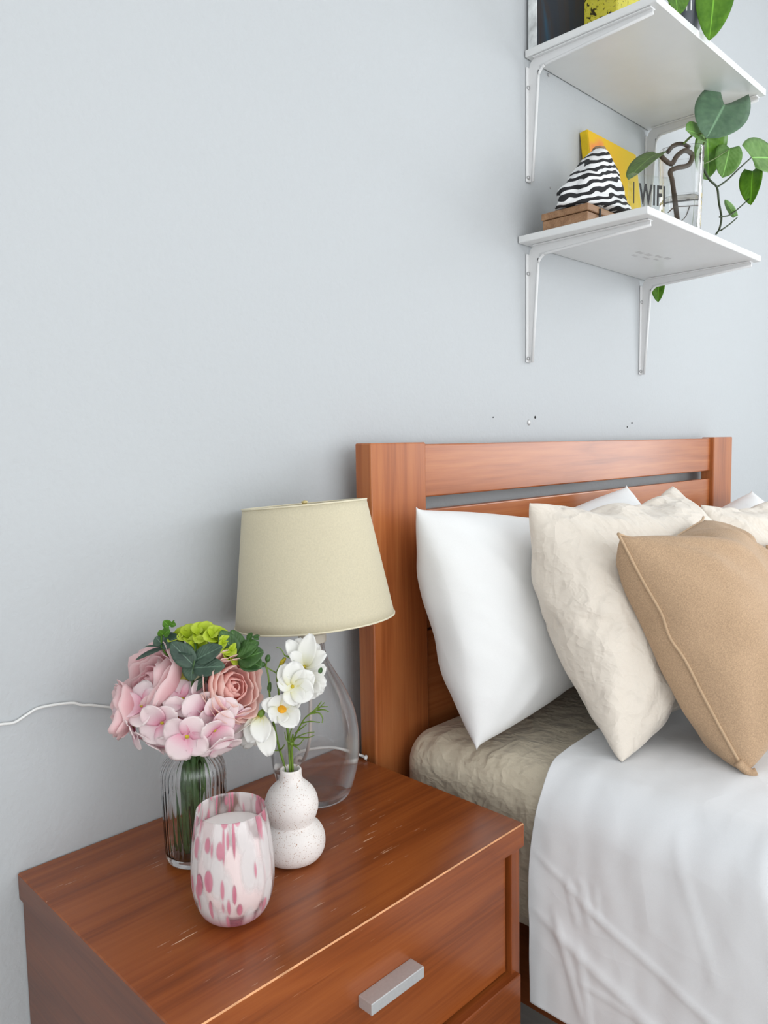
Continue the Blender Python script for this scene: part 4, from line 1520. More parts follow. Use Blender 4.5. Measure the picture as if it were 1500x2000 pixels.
# pothos cutting
pt = thing('pothos_cutting', (vx, vy, Z2 + 0.012), 'green heart-leaved pothos cutting growing out of the glass vase', 'plant')
mk('curled_stem', *tube([(vx + 0.004, vy + 0.002, Z2 + 0.030), (0.8295, -0.1650, 1.5498), (0.8163, -0.1650, 1.5720), (0.8369, -0.1700, 1.5839), (0.8835, -0.1750, 1.5998), (0.8892, -0.1800, 1.6201), (0.8575, -0.1780, 1.6224),
                         (0.8359, -0.1700, 1.6078), (0.8230, -0.1650, 1.5903), (0.7997, -0.1600, 1.5944), (0.7910, -0.1550, 1.6029)], 0.0052, 0.0050, 8, 5), M['brown_stem'], pt)
mk('dark_stem', *tube([(0.8350, -0.1500, 1.6212), (0.8508, -0.1550, 1.6365), (0.8710, -0.1650, 1.6431), (0.8870, -0.1750, 1.6369)], 0.0050, 0.0040, 8, 5), M['brown_stem'], pt)
mk('root', *tube([(0.8097, -0.1650, 1.4879), (0.8302, -0.1700, 1.5014), (0.8744, -0.1750, 1.5101), (0.9215, -0.1750, 1.5205)], 0.0013, 0.0010, 6), M['brown_stem'], pt)
mk('root', *tube([(0.8848, -0.1750, 1.5110), (0.8769, -0.1720, 1.4918), (0.8608, -0.1680, 1.4789)], 0.0011, 0.0007, 6), M['brown_stem'], pt)
mk('vine', *tube([(0.8649, -0.1700, 1.6391), (0.8758, -0.1850, 1.6557), (0.8819, -0.2000, 1.6562), (0.9008, -0.2050, 1.6724), (0.9148, -0.2100, 1.6852)], 0.0024, 0.0018, 7), M['vine'], pt)
mk('vine', *tube([(0.9312, -0.1800, 1.6335), (0.8956, -0.2000, 1.5931), (0.9075, -0.2100, 1.5667), (0.9369, -0.2150, 1.5547), (0.9498, -0.2150, 1.5260), (0.9784, -0.2100, 1.4997), (0.9810, -0.2050, 1.4768), (0.9743, -0.2000, 1.4643)], 0.0026, 0.0022, 7), M['dark_vine'], pt)
mk('vine', *tube([(0.9369, -0.2150, 1.5547), (0.9668, -0.2250, 1.5740), (1.0115, -0.2350, 1.6078), (1.0630, -0.2400, 1.6408)], 0.0021, 0.0015, 7), M['dark_vine'], pt)
mk('vine', *tube([(0.9771, -0.2100, 1.4718), (1.0128, -0.2150, 1.4906), (1.0435, -0.2200, 1.5099)], 0.0018, 0.0013, 7), M['dark_vine'], pt)
mk('vine', *tube([(0.9619, -0.2120, 1.4973), (0.9986, -0.2200, 1.5070), (1.0304, -0.2300, 1.5277), (1.0707, -0.2350, 1.5538)], 0.0018, 0.0013, 7), M['dark_vine'], pt)
mk('vine', *tube([(0.9006, -0.2000, 1.5996), (0.9365, -0.2050, 1.6153), (0.9679, -0.2100, 1.6324), (1.0131, -0.2100, 1.6544)], 0.0016, 0.0012, 7), M['vine'], pt)
mk('vine', *tube([(0.9175, -0.1900, 1.6404), (0.9087, -0.2000, 1.6526), (0.9075, -0.2100, 1.6695)], 0.0018, 0.0016, 7), M['vine'], pt)
LFD, LFM, LFB = M['leaf_dark'], M['leaf_mid'], M['leaf_bright']
leaf_to('leaf', (0.9511, -0.2220, 1.7288), (0.8686, -0.2250, 1.6488), 0.118, (-0.7617, -0.6196, 0.1893), M['leaf_bluish'], pt, fold=0.18, droop=0.12, lobe=0.55, tipy=0.75, nu=12, nv=14)
mk('vine', *tube([(0.9223, -0.2050, 1.6759), (0.9313, -0.2120, 1.6933), (0.9536, -0.2200, 1.7269)], 0.0016, 0.0013, 7), M['vine'], pt)
leaf_to('leaf', (0.9018, -0.1950, 1.6585), (0.8433, -0.1900, 1.6614), 0.050, (-0.5849, -0.7223, 0.3690), LFM, pt, fold=0.2, droop=0.1, tipy=0.6)
leaf_to('leaf', (0.9493, -0.1850, 1.6844), (1.0136, -0.1700, 1.5976), 0.110, (-0.5960, -0.7340, 0.3257), LFB, pt, fold=0.2, droop=0.08, lobe=0.1)
leaf_to('leaf', (1.0158, -0.2100, 1.6584), (0.9747, -0.2150, 1.5891), 0.062, (-0.6779, -0.6782, 0.2835), LFM, pt, fold=0.2, droop=0.1, lobe=0.12, tipy=0.75)
leaf_to('leaf', (1.0661, -0.2400, 1.6416), (1.2432, -0.2500, 1.6838), 0.100, (-0.6955, -0.6934, 0.1886), LFM, pt, fold=0.15, droop=0.05, lobe=0.14, tipy=0.7)
leaf_to('leaf', (1.0884, -0.2350, 1.6188), (1.0607, -0.2400, 1.5405), 0.056, (-0.9624, 0.0160, 0.2711), LFB, pt, fold=0.3, droop=0.1, lobe=0.1)
leaf_to('leaf', (1.0313, -0.2200, 1.5098), (0.9489, -0.2250, 1.5366), 0.018, (-0.8697, 0.0273, 0.4928), LFM, pt, fold=0.4, droop=0.12, lobe=0.05)
leaf_to('leaf', (0.8082, -0.1400, 1.6142), (0.6346, -0.1650, 1.5394), 0.050, (-0.5177, -0.2451, 0.8197), LFD, pt, fold=0.2, droop=0.12, lobe=0.08, tipy=0.75)
mk('vine', *tube([(0.8045, -0.1600, 1.5955), (0.8063, -0.1500, 1.6080), (0.8082, -0.1400, 1.6142)], 0.0018, 0.0014, 7), M['vine'], pt)
# a runner that hangs behind the board and shows one leaf below it
mk('vine', *tube([(vx + 0.03, vy + 0.03, Z2 + 0.205), (0.99, -0.09, Z2 + 0.225), (1.066, -0.055, Z2 + 0.14), (1.072, -0.045, Z2 + 0.02), (1.0458, -0.0350, 1.3987)], 0.0020, 0.0015, 7), M['vine'], pt)
leaf_to('leaf', (1.0457, -0.0350, 1.4012), (1.0420, -0.0350, 1.3464), 0.036, (-0.9352, -0.2034, 0.2898), LFB, pt, fold=0.45, droop=0.05, lobe=0.05)

# ------------------------------------------------------------------ cable pinned along the wall
pts = [(-0.5522, -0.0030, 0.7030), (-0.5201, -0.0030, 0.7016), (-0.5045, -0.0030, 0.6997), (-0.4887, -0.0030, 0.7058), (-0.4768, -0.0030, 0.7094), (-0.4559, -0.0030, 0.7083), (-0.4356, -0.0030, 0.7050), (-0.4251, -0.0030, 0.6997), (-0.4073, -0.0030, 0.6944), (-0.3593, -0.0030, 0.6725),
       (-0.3102, -0.0030, 0.6256), (-0.2912, -0.0030, 0.5335)]
single('wall_cable', *tube(pts, 0.0017, seg=8, n=5), M['cable'], 'thin white cable running along the wall behind the pink bouquet', 'cable')

# ------------------------------------------------------------------ table lamp
LX, LY = -0.1465, -0.1095
lamp = thing('table_lamp', (LX, LY, T), 'table lamp with clear teardrop glass base and tilted oatmeal fabric shade', 'lamp')
outer = [(0, 0.0), (0.034, 0.0), (0.041, 0.002), (0.0475, 0.008), (0.0548, 0.028), (0.0605, 0.055), (0.0618, 0.080), (0.0602, 0.104), (0.0550, 0.128), (0.0430, 0.157), (0.0300, 0.180), (0.0215, 0.196), (0.0172, 0.212), (0.0165, 0.222)]
inner = [(0.0140, 0.222), (0.0147, 0.212), (0.0190, 0.195), (0.0275, 0.178), (0.0405, 0.1555), (0.0525, 0.127), (0.0577, 0.104), (0.0593, 0.080), (0.0580, 0.055), (0.0522, 0.030), (0.0450, 0.0155), (0.0400, 0.0125), (0, 0.0115)]


def dense(p, n=4):
    P3 = [Vector((a, 0, b)) for a, b in p]
    return [(max(0.0, q.x), q.z) for q in smooth_path(P3, n)]


mk('glass_base', *lathe(dense(outer, 3) + dense(inner, 3), 72, (LX, LY, T + 0.0005)), M['blown'], lamp)
V, F = lathe([(0, 0.2225), (0.0188, 0.2225), (0.0192, 0.224), (0.0192, 0.2335), (0.0180, 0.2350), (0.0128, 0.2352), (0.0128, 0.252), (0.0150, 0.2535), (0.0150, 0.285), (0, 0.285)], 40, (LX, LY, T))
mk('collar', V, F, M['beige_plastic'], lamp)
V, F = lathe([(0, 0.286), (0.010, 0.286), (0.013, 0.296), (0.026, 0.325), (0.029, 0.345), (0.024, 0.366), (0, 0.376)], 28, (LX, LY, T))
mk('bulb', V, F, M['bulb'], lamp)
# shade, tilted a few degrees to the left and back
rdir, bdir = Vector((0.704, -0.710, 0)).normalized(), Vector((0.706, 0.702, 0)).normalized()
stop_c = Vector((LX, LY, T + 0.4105))
ax = (Vector((0, 0, 1)) - rdir * math.tan(math.radians(4.2)) + bdir * math.tan(math.radians(3.2))).normalized()
rot = Vector((0, 0, 1)).rotation_difference(ax).to_matrix().to_4x4()
# the shade hangs from its fitter: lower rim swings towards the room
pivot = Vector((LX, LY, T + 0.330))
ms = Matrix.Translation(pivot) @ rot @ Matrix.Translation((0, 0, -0.076))
RB, RT, HS = 0.1085, 0.0845, 0.158
prof = [(RB, 0.0), (RT, HS), (RT - 0.0012, HS), (RB - 0.0012, 0.0)]
V, F = lathe([(RB + (RT - RB) * i / 12, HS * i / 12) for i in range(13)] + [(RB - 0.0014 + (RT - RB) * (1 - i / 12), HS * (1 - i / 12)) for i in range(13)], 96, close=True)
shade = mk('lamp_shade', *xf((V, F), ms), M['shade'], lamp)
for z, r_ in ((0.0, RB), (HS, RT)):
    V, F = lathe([(r_ + 0.0008, z - 0.0010), (r_ + 0.0012, z + 0.0010), (r_ - (0.0015 if z == 0 else 0.0015), z + 0.0012), (r_ - 0.002, z - 0.0008)], 96, close=True)
    mk('rim_band', *xf((V, F), ms), M['shade_rim'], shade)
for k in range(3):
    a = math.radians(40 + 120 * k)
    mk('spider_wire', *xf(tube([(0.012 * math.cos(a), 0.012 * math.sin(a), HS - 0.008), (RT * math.cos(a) * 0.985, RT * math.sin(a) * 0.985, HS - 0.004)], 0.0011, seg=6, n=2), ms), M['white_metal'], shade)
mk('finial', *xf(lathe([(0, HS - 0.014), (0.012, HS - 0.012), (0.012, HS - 0.006), (0.004, HS - 0.004), (0.0035, HS + 0.0015), (0.005, HS + 0.004), (0, HS + 0.0055)], 18), ms), M['brass'], shade)
# flex: drops inside the base, leaves through the grommet at the back and runs off behind the bed
cord_in = [(LX, LY, T + 0.224), (LX - 0.004, LY + 0.002, T + 0.15), (LX - 0.006, LY + 0.004, T + 0.085), (LX + 0.004, LY + 0.030, T + 0.045), (LX + 0.012, LY + 0.0515, T + 0.034)]
mk('cord', *tube(cord_in, 0.0024, seg=8), M['clear_cord'], lamp)
gm = Vector((LX + 0.0125, LY + 0.054, T + 0.0335))
V, F = lathe([(0, -0.003), (0.0068, -0.003), (0.0075, 0.0), (0.0068, 0.003), (0, 0.003)], 20)
mk('grommet', *xf((V, F), Matrix.Translation(gm) @ Matrix.Rotation(math.radians(-78), 4, 'X')), M['clear_cord'], lamp)
mk('cord', *tube([gm, gm + Vector((0.010, 0.018, 0.000)), (LX + 0.050, LY + 0.083, T + 0.0295), (LX + 0.100, LY + 0.078, T + 0.0200), (-0.0148, -0.0576, 0.5260), (-0.0141, -0.0719, 0.5240), (-0.005, -0.062, T - 0.006), (-0.004, -0.050, T - 0.10)], 0.0023, seg=8), M['cable'], lamp)

# ------------------------------------------------------------------ ribbed glass bottle
BX, BY = -0.346, -0.122
bt = thing('ribbed_bottle', (BX, BY, T), 'ribbed clear glass bottle vase holding the pink bouquet', 'vase')
outer = [(0, 0.0), (0.029, 0.0), (0.0335, 0.0015), (0.0355, 0.006), (0.0362, 0.012), (0.0372, 0.04), (0.0384, 0.09), (0.0386, 0.103), (0.0372, 0.114), (0.0325, 0.123), (0.0255, 0.129), (0.0205, 0.133), (0.0195, 0.139), (0.0205, 0.147), (0.0225, 0.152), (0.0222, 0.1545)]
inner = [(0.0195, 0.153), (0.0172, 0.146), (0.0165, 0.139), (0.0175, 0.1315), (0.0225, 0.1265), (0.0300, 0.1195), (0.0343, 0.111), (0.0354, 0.102), (0.0350, 0.09), (0.0340, 0.04), (0.0330, 0.014), (0.029, 0.0095), (0, 0.0085)]


def ribs(rr, z, a):
    if 0.010 < z < 0.130 and rr > 0.0352 - max(0, (z - 0.105)) * 0.55:
        e = min(1.0, (z - 0.010) / 0.01)
        return rr * (1 - 0.020 * e * (0.5 - 0.5 * abs(math.cos(a * 17)) * 2 + 0.5))
    return rr


mk('bottle_glass', *lathe(dense(outer, 3) + dense(inner, 3), 204, (BX, BY, T + 0.0005), rfun=ribs), M['glass'], bt)

# ------------------------------------------------------------------ candle in a spotted glass
KX, KY = -0.3825, -0.2555
cd = thing('candle', (KX, KY, T), 'white candle in a pink and white spotted stemless glass', 'candle')
outer = [(0, 0.0), (0.018, 0.0), (0.0230, 0.0015), (0.0325, 0.008), (0.0390, 0.020), (0.0424, 0.036), (0.0431, 0.050), (0.0425, 0.066), (0.0408, 0.085), (0.0383, 0.102), (0.0358, 0.1165), (0.0353, 0.1175)]
inner = [(0.0346, 0.1168), (0.0372, 0.102), (0.0397, 0.085), (0.0414, 0.066), (0.0420, 0.050), (0.0413, 0.036), (0.0378, 0.0205), (0.0310, 0.0098), (0.020, 0.0060), (0, 0.0055)]
mk('spotted_glass', *lathe(dense(outer, 3) + dense(inner, 3), 96, (KX, KY, T + 0.0004)), M['spotted'], cd)
wax = [(0, 0.0100), (0.0190, 0.0105), (0.0295, 0.0130), (0.0368, 0.0215), (0.0409, 0.0365), (0.0417, 0.050), (0.0411, 0.066), (0.0394, 0.085), (0.0381, 0.0945), (0.0340, 0.0958), (0, 0.0955)]
mk('wax', *lathe(wax, 72, (KX, KY, T + 0.0004)), M['wax'], cd)

# ------------------------------------------------------------------ double-gourd ceramic vase
CX, CY = -0.2695, -0.212
cvs = thing('ceramic_vase', (CX, CY, T), 'white speckled ceramic double-gourd bud vase', 'vase')
prof = [(0, 0.0), (0.017, 0.0), (0.0235, 0.0008), (0.0320, 0.0045), (0.0375, 0.0125), (0.0392, 0.022), (0.0378, 0.0320), (0.0330, 0.0405), (0.0272, 0.0455), (0.0262, 0.0475), (0.0285, 0.0530), (0.0312, 0.0610), (0.0318, 0.0680), (0.0306, 0.0760), (0.0268, 0.0845), (0.0205, 0.0915), (0.0160, 0.0955), (0.0137, 0.0995), (0.0129, 0.1045), (0.0128, 0.1095), (0.0120, 0.1112),
        (0.0106, 0.1108), (0.0100, 0.1085), (0.0102, 0.100), (0.0130, 0.094), (0.024, 0.080), (0.026, 0.066), (0.022, 0.050), (0.030, 0.030), (0.026, 0.010), (0, 0.006)]
mk('vase_body', *lathe(dense(prof, 3), 64, (CX, CY, T)), M['speckled'], cvs)


# ------------------------------------------------------------------ pink bouquet in the ribbed bottle
HUB = Vector((BX + 0.004, BY - 0.004, T + 0.150))
bq = thing('bouquet', (BX, BY, T + 0.0095), 'faux bouquet of pink peonies and pale hydrangeas with eucalyptus leaves', 'flowers')


def peony(root, c, axis, R, mat, seed, layers=7):
    rnd = random.Random(seed)
    axis = Vector(axis).normalized()
    base = Vector(c) - axis * R * 0.75
    m = frame(base, axis.orthogonal(), axis)
    core = mk('peony', *ball(base + axis * R * 0.02, R * 0.10, 10, 6), M['stem'], root)
    spec = [(1.00, 84, 5, 46, 0.14), (0.93, 98, 5, 44, 0.08), (0.80, 108, 5, 46, 0.05), (0.64, 118, 5, 46, 0.03), (0.48, 128, 4, 52, 0.02), (0.33, 138, 4, 56, 0.0), (0.20, 160, 3, 75, 0.0)][:layers]
    for li, (f, pm, cnt, A, flare) in enumerate(spec):
        a0 = rnd.uniform(0, 6.28)
        for k in range(cnt):
            Rl = R * f * rnd.uniform(0.94, 1.06)
            pmx = math.radians(pm + rnd.uniform(-9, 9))
            lift = max(0.0, 1.02 * R - Rl * (1 - math.cos(pmx)) * 0.95) * (0.0 if li == 0 else 0.9)
            AA = math.radians(A * rnd.uniform(0.9, 1.15))
            az0 = a0 + 2 * math.pi * k / cnt + rnd.uniform(-0.15, 0.15)
            ph = rnd.uniform(0, 6.28)
            nu, nv = 9, 8
            V, F, UV = [], [], []
            for j in range(nv + 1):
                v = j / nv
                for i in range(nu + 1):
                    q = i / nu * 2 - 1
                    ve = v * (1 - 0.20 * abs(q) ** 2.4 + 0.03 * math.sin(q * 7 + ph))
                    phi = 0.12 + (pmx - 0.12) * ve
                    rho = Rl * math.sin(phi)
                    h = Rl * (1 - math.cos(phi)) * 0.95
                    rho += flare * Rl * max(0, v - 0.55) ** 2 * 5
                    wv = 1 + 0.055 * math.sin(q * 5.5 + ph) * v * v + 0.02 * math.sin(q * 11 + ph * 2) * v ** 3
                    az = az0 + q * AA * (0.45 + 0.55 * min(1.0, v * 1.7))
                    V.append(m @ Vector((rho * wv * math.cos(az), rho * wv * math.sin(az), h * (1 + 0.03 * math.sin(q * 4 + ph)) + lift)))
                    UV.append((0.5 + q / 2, v if li < 4 else 0.2 + v * 0.55))
            for j in range(nv):
                for i in range(nu):
                    a = j * (nu + 1) + i
                    F.append([a, a + 1, a + nu + 2, a + nu + 1])
            p = mk('petal', V, F, M[mat], core, uv=UV)
            add_solid(p, 0.0006)
    # sepal cup and stalk
    mk('stem', *tube([base + axis * 0.002, base - axis * 0.012, HUB.lerp(base, 0.35) - Vector((0, 0, 0.01)), HUB], 0.0022, seg=6, n=4), M['stem'], root)
    return core


def floret(root, c, n, size, mat='floret', eye='yellow_eye', rot=0.0, seed=0, tilt=18, count=4, wide=0.60, hub=None, name='hydrangea_floret', cup=0.10, droop=0.12):
    rnd = random.Random(seed)
    c, n = Vector(c), Vector(n).normalized()
    x = n.cross(Vector((0, 0, 1)))
    if x.length < 0.05:
        x = n.orthogonal()
    x.normalize()
    y = n.cross(x)
    core = mk(name, *ball(c + n * size * 0.03, size * 0.052, 10, 6, 0.6, n), M[eye], root)
    for k in range(count):
        a = rot + 2 * math.pi * k / count + rnd.uniform(-0.12, 0.12)
        t = math.radians(tilt + rnd.uniform(-14, 16))
        d = (x * math.cos(a) + y * math.sin(a)) * math.cos(t) + n * math.sin(t)
        L = size * 0.53 * rnd.uniform(0.92, 1.08)
        g = oval(L, size * wide * rnd.uniform(0.92, 1.06), cup=cup * rnd.uniform(0.6, 1.5), droop=droop * rnd.uniform(0.3, 1.6), nu=8, nv=9, p=0.50, wave=0.03, ph=rnd.uniform(0, 6), base=0.06, sk=1.25)
        put('petal', g, frame(c + n * 0.0006 * k, d, n), M[mat], core, 0.0005)
    if hub is not None:
        mk('stem', *tube([c, c - n * 0.010, Vector(hub).lerp(c, 0.4), hub], 0.0011, seg=6, n=4), M['stem'], root)
    return core


peony(bq, (-0.3840, -0.0967, 0.7350), (-0.7831, 0.1643, 0.5998), 0.047, 'peony', 4)
peony(bq, (-0.4188, -0.0929, 0.7142), (-0.9249, 0.3662, 0.1022), 0.029, 'peony', 12, 5)
peony(bq, (-0.3237, -0.1788, 0.7351), (0.1110, -0.9213, 0.3727), 0.037, 'peony_peach', 9)
FL = [
    ((-0.3971, -0.1483, 0.7070), (-0.8594, -0.5113, -0.0053), 0.052, 0.55), ((-0.3851, -0.1790, 0.6957), (-0.6688, -0.7271, -0.1549), 0.053, 0.95), ((-0.3801, -0.1510, 0.7089), (-0.6060, -0.7443, 0.2805), 0.045, 0.2),
    ((-0.3622, -0.1739, 0.7150), (-0.4824, -0.8171, 0.3156), 0.046, 0.9), ((-0.3725, -0.1506, 0.7271), (-0.5024, -0.4415, 0.7434), 0.046, 0.5), ((-0.4068, -0.1224, 0.7222), (-0.7914, -0.2950, 0.5354), 0.050, 0.3),
    ((-0.3562, -0.1617, 0.7243), (-0.0369, -0.8094, 0.5862), 0.040, 0.1), ((-0.3576, -0.1894, 0.6975), (-0.2384, -0.9417, -0.2375), 0.048, 0.8), ((-0.4118, -0.1093, 0.6965), (-0.9562, 0.0588, -0.2869), 0.050, 0.7),
    ((-0.3490, -0.1845, 0.7135), (-0.2758, -0.9586, 0.0706), 0.044, 0.35), ((-0.4189, -0.0976, 0.7094), (-0.9868, 0.1471, 0.0673), 0.044, 0.9), ((-0.3972, -0.1258, 0.6822), (-0.6537, -0.1859, -0.7336), 0.050, 0.15),
    ((-0.3852, -0.1497, 0.6790), (-0.5198, -0.4987, -0.6936), 0.048, 0.6), ((-0.3505, -0.1899, 0.6820), (-0.0604, -0.6621, -0.7470), 0.046, 0.3), ((-0.3726, -0.1188, 0.7082), (-0.6828, -0.5456, 0.4858), 0.044, 0.4),
    ((-0.3292, -0.1848, 0.7004), (0.0474, -0.9632, -0.2645), 0.044, 0.2)]
for i, (c, n, s_, rt) in enumerate(FL):
    floret(bq, c, n, s_, rot=rt, seed=20 + i, hub=HUB)
GL = [((-0.3497, -0.1108, 0.7833), (-0.5604, -0.0250, 0.8278), 0.030), ((-0.3423, -0.1249, 0.7873), (-0.4316, -0.3074, 0.8481), 0.032), ((-0.3323, -0.1346, 0.7895), (-0.2206, -0.3815, 0.8976), 0.034),
      ((-0.3254, -0.1477, 0.7861), (-0.0891, -0.6659, 0.7407), 0.034), ((-0.3210, -0.1575, 0.7771), (0.0367, -0.8342, 0.5502), 0.032), ((-0.3420, -0.1405, 0.7784), (-0.5198, -0.5306, 0.6695), 0.032), ((-0.3164, -0.1605, 0.7681), (0.2347, -0.9130, 0.3338), 0.026)]
for i, (c, n, s_) in enumerate(GL):
    floret(bq, c, n, s_, mat='lime', eye='berry', rot=i * 0.5, seed=60 + i, hub=HUB, name='lime_floret', tilt=34, cup=0.25)
for i, (c, r_) in enumerate((((-0.3859, -0.1312, 0.7285), 0.0060), ((-0.3785, -0.1355, 0.7312), 0.0056), ((-0.3873, -0.1224, 0.7305), 0.0050), ((-0.3522, -0.1652, 0.7277), 0.0062), ((-0.3544, -0.1546, 0.7270), 0.0052), ((-0.3600, -0.1342, 0.7421), 0.0062),
                             ((-0.3613, -0.1278, 0.7484), 0.0056), ((-0.3572, -0.1423, 0.7341), 0.0056), ((-0.3672, -0.1302, 0.7387), 0.0050))):
    mk('berry', *ball(c, r_, 14, 10, 1.15, (0.1, -0.1, 1)), M['berry'], bq)
    mk('stem', *tube([c, Vector(c).lerp(HUB, 0.3) - Vector((0, 0, 0.004)), HUB], 0.0010, seg=6, n=3), M['stem'], bq)
for c, r_ in (((-0.3523, -0.1508, 0.7510), 0.0085), ((-0.3493, -0.1520, 0.7433), 0.0065)):
    mk('berry', *ball(c, r_, 14, 10, 1.0), M['berry_pale'], bq)
# eucalyptus sprig in front and its round leaves
ES = [(-0.3596, -0.1496, 0.7362), (-0.3605, -0.1559, 0.7575), (-0.3574, -0.1542, 0.7726), (-0.3494, -0.1440, 0.7829), (-0.3441, -0.1295, 0.7927)]
mk('eucalyptus_stem', *tube(ES, 0.0016, 0.0010, 7), M['stem'], bq)
mk('stem', *tube([ES[0], HUB], 0.0018, seg=6, n=3), M['stem'], bq)
EL = [((-0.3596, -0.1560, 0.7645), (-0.3790, -0.1414, 0.7926), 0.024, (-0.6928, -0.4083, 0.5944), 'euca'), ((-0.3577, -0.1544, 0.7697), (-0.3389, -0.1810, 0.7873), 0.022, (-0.4967, -0.6476, 0.5778), 'euca'),
      ((-0.3612, -0.1575, 0.7622), (-0.3408, -0.1888, 0.7668), 0.023, (-0.5256, -0.6721, 0.5216), 'euca'), ((-0.3563, -0.1500, 0.7698), (-0.3658, -0.1575, 0.7484), 0.024, (-0.8677, -0.4612, 0.1855), 'euca'),
      ((-0.3619, -0.1545, 0.7361), (-0.3535, -0.1721, 0.7533), 0.013, (-0.9034, -0.1929, 0.3829), 'euca'), ((-0.3547, -0.1491, 0.7789), (-0.3731, -0.1427, 0.7839), 0.020, (-0.6004, -0.1774, 0.7798), 'euca')]
# the left sprig
LS = [(-0.3551, -0.1094, 0.7513), (-0.3664, -0.0993, 0.7747), (-0.3680, -0.0993, 0.7849), (-0.3668, -0.1018, 0.7974), (-0.3622, -0.1084, 0.8043), (-0.3580, -0.1132, 0.8098)]
mk('eucalyptus_stem', *tube(LS, 0.0014, 0.0009, 7), M['sprig'], bq)
mk('stem', *tube([LS[0], HUB], 0.0016, seg=6, n=3), M['stem'], bq)
EL += [((-0.3675, -0.1004, 0.7801), (-0.3580, -0.1198, 0.7920), 0.021, (-0.5873, -0.4573, 0.6678), 'euca'), ((-0.3678, -0.0999, 0.7813), (-0.3732, -0.0962, 0.7903), 0.016, (-0.4967, -0.6476, 0.5778), 'euca'),
       ((-0.3664, -0.0992, 0.7759), (-0.3935, -0.0831, 0.7663), 0.012, (-0.3441, -0.0636, 0.9368), 'euca'), ((-0.3671, -0.0983, 0.7778), (-0.3825, -0.0881, 0.7803), 0.007, (-0.0716, -0.0942, 0.9930), 'euca'),
       ((-0.3663, -0.1029, 0.7926), (-0.3652, -0.1144, 0.7997), 0.011, (-0.4626, -0.7495, 0.4736), 'sprig'), ((-0.3667, -0.1025, 0.7926), (-0.3727, -0.1042, 0.7989), 0.010, (-0.7426, -0.4668, 0.4802), 'sprig'),
       ((-0.3622, -0.1084, 0.8037), (-0.3690, -0.1092, 0.8106), 0.011, (-0.7165, -0.5716, 0.3998), 'sprig'), ((-0.3608, -0.1096, 0.8055), (-0.3587, -0.1175, 0.8051), 0.007, (-0.5690, -0.7205, 0.3963), 'sprig'), ((-0.3623, -0.1084, 0.8025), (-0.3682, -0.1095, 0.8038), 0.008, (-0.5407, -0.6891, 0.4825), 'sprig')]
# the right sprig of larger leaves
RS = [(-0.3245, -0.1546, 0.7503), (-0.3110, -0.1619, 0.7660), (-0.3005, -0.1682, 0.7773), (-0.2934, -0.1742, 0.7868), (-0.2889, -0.1783, 0.7891)]
mk('eucalyptus_stem', *tube(RS, 0.0016, 0.0009, 7), M['stem'], bq)
mk('stem', *tube([RS[0], HUB], 0.0018, seg=6, n=3), M['stem'], bq)
EL += [((-0.3098, -0.1675, 0.7650), (-0.3228, -0.1573, 0.7982), 0.024, (-0.5706, -0.5789, 0.5824), 'euca_green'), ((-0.3066, -0.1662, 0.7671), (-0.3068, -0.1566, 0.7963), 0.024, (-0.3433, -0.7993, 0.4932), 'euca_green'),
       ((-0.3085, -0.1699, 0.7682), (-0.2936, -0.1885, 0.7844), 0.026, (-0.5605, -0.2850, 0.7776), 'euca_green'), ((-0.3120, -0.1727, 0.7634), (-0.2953, -0.1993, 0.7757), 0.028, (-0.4967, -0.6476, 0.5778), 'euca_green'),
       ((-0.3081, -0.1734, 0.7657), (-0.2957, -0.1970, 0.7572), 0.026, (-0.3642, -0.8002, 0.4764), 'euca_green'), ((-0.2962, -0.1718, 0.7832), (-0.2944, -0.1780, 0.7937), 0.009, (-0.8734, -0.2777, 0.4000), 'euca_green'),
       ((-0.2907, -0.1766, 0.7885), (-0.2894, -0.1839, 0.7858), 0.005, (-0.5706, -0.5789, 0.5824), 'euca_green'), ((-0.2907, -0.1766, 0.7885), (-0.2871, -0.1829, 0.7901), 0.004, (-0.5198, -0.5306, 0.6695), 'euca_green')]
for b0, t0, w_, n_, mt_ in EL:
    leaf_to('leaf', b0, t0, w_, n_, M[mt_], bq, shape='oval', cup=0.10, droop=0.06, p=0.6)
# bundle of stems in the bottle
for k in range(9):
    a = k * 2.4
    r0, r1 = 0.010 * math.sqrt((k + 0.5) / 9), 0.018 * math.sqrt((k + 0.5) / 9)
    mk('stem', *tube([HUB + Vector((0.2 * r0 * math.cos(a), 0.2 * r0 * math.sin(a), 0.006)), (BX + r0 * math.cos(a), BY + r0 * math.sin(a), T + 0.130), (BX - 0.005 + r1 * math.cos(a + 0.5) * 0.7, BY + r1 * math.sin(a + 0.5) * 0.7, T + 0.075),
                      (BX - 0.009 + r1 * math.cos(a + 0.9), BY + 0.004 + r1 * math.sin(a + 0.9), T + 0.0125)], 0.0036, 0.0030, 7), M['stem'], bq)
for k, (a, z0, z1) in enumerate(((0.4, 0.150, 0.095), (2.2, 0.150, 0.085), (3.9, 0.148, 0.070), (5.2, 0.150, 0.060))):
    leaf_to('leaf', HUB + Vector((0.004 * math.cos(a), 0.004 * math.sin(a), 0)), (BX + 0.014 * math.cos(a), BY + 0.014 * math.sin(a), T + z1), 0.013, (math.cos(a), math.sin(a), 0.2), M['euca_green'], bq, shape='oval', cup=0.2, droop=0.0)

# ------------------------------------------------------------------ white flower stems in the ceramic vase
MOUTH = Vector((CX, CY, T + 0.104))


def mouth(dx, dy, dz=0.0):
    return (CX + dx, CY + dy, T + 0.095 + dz)


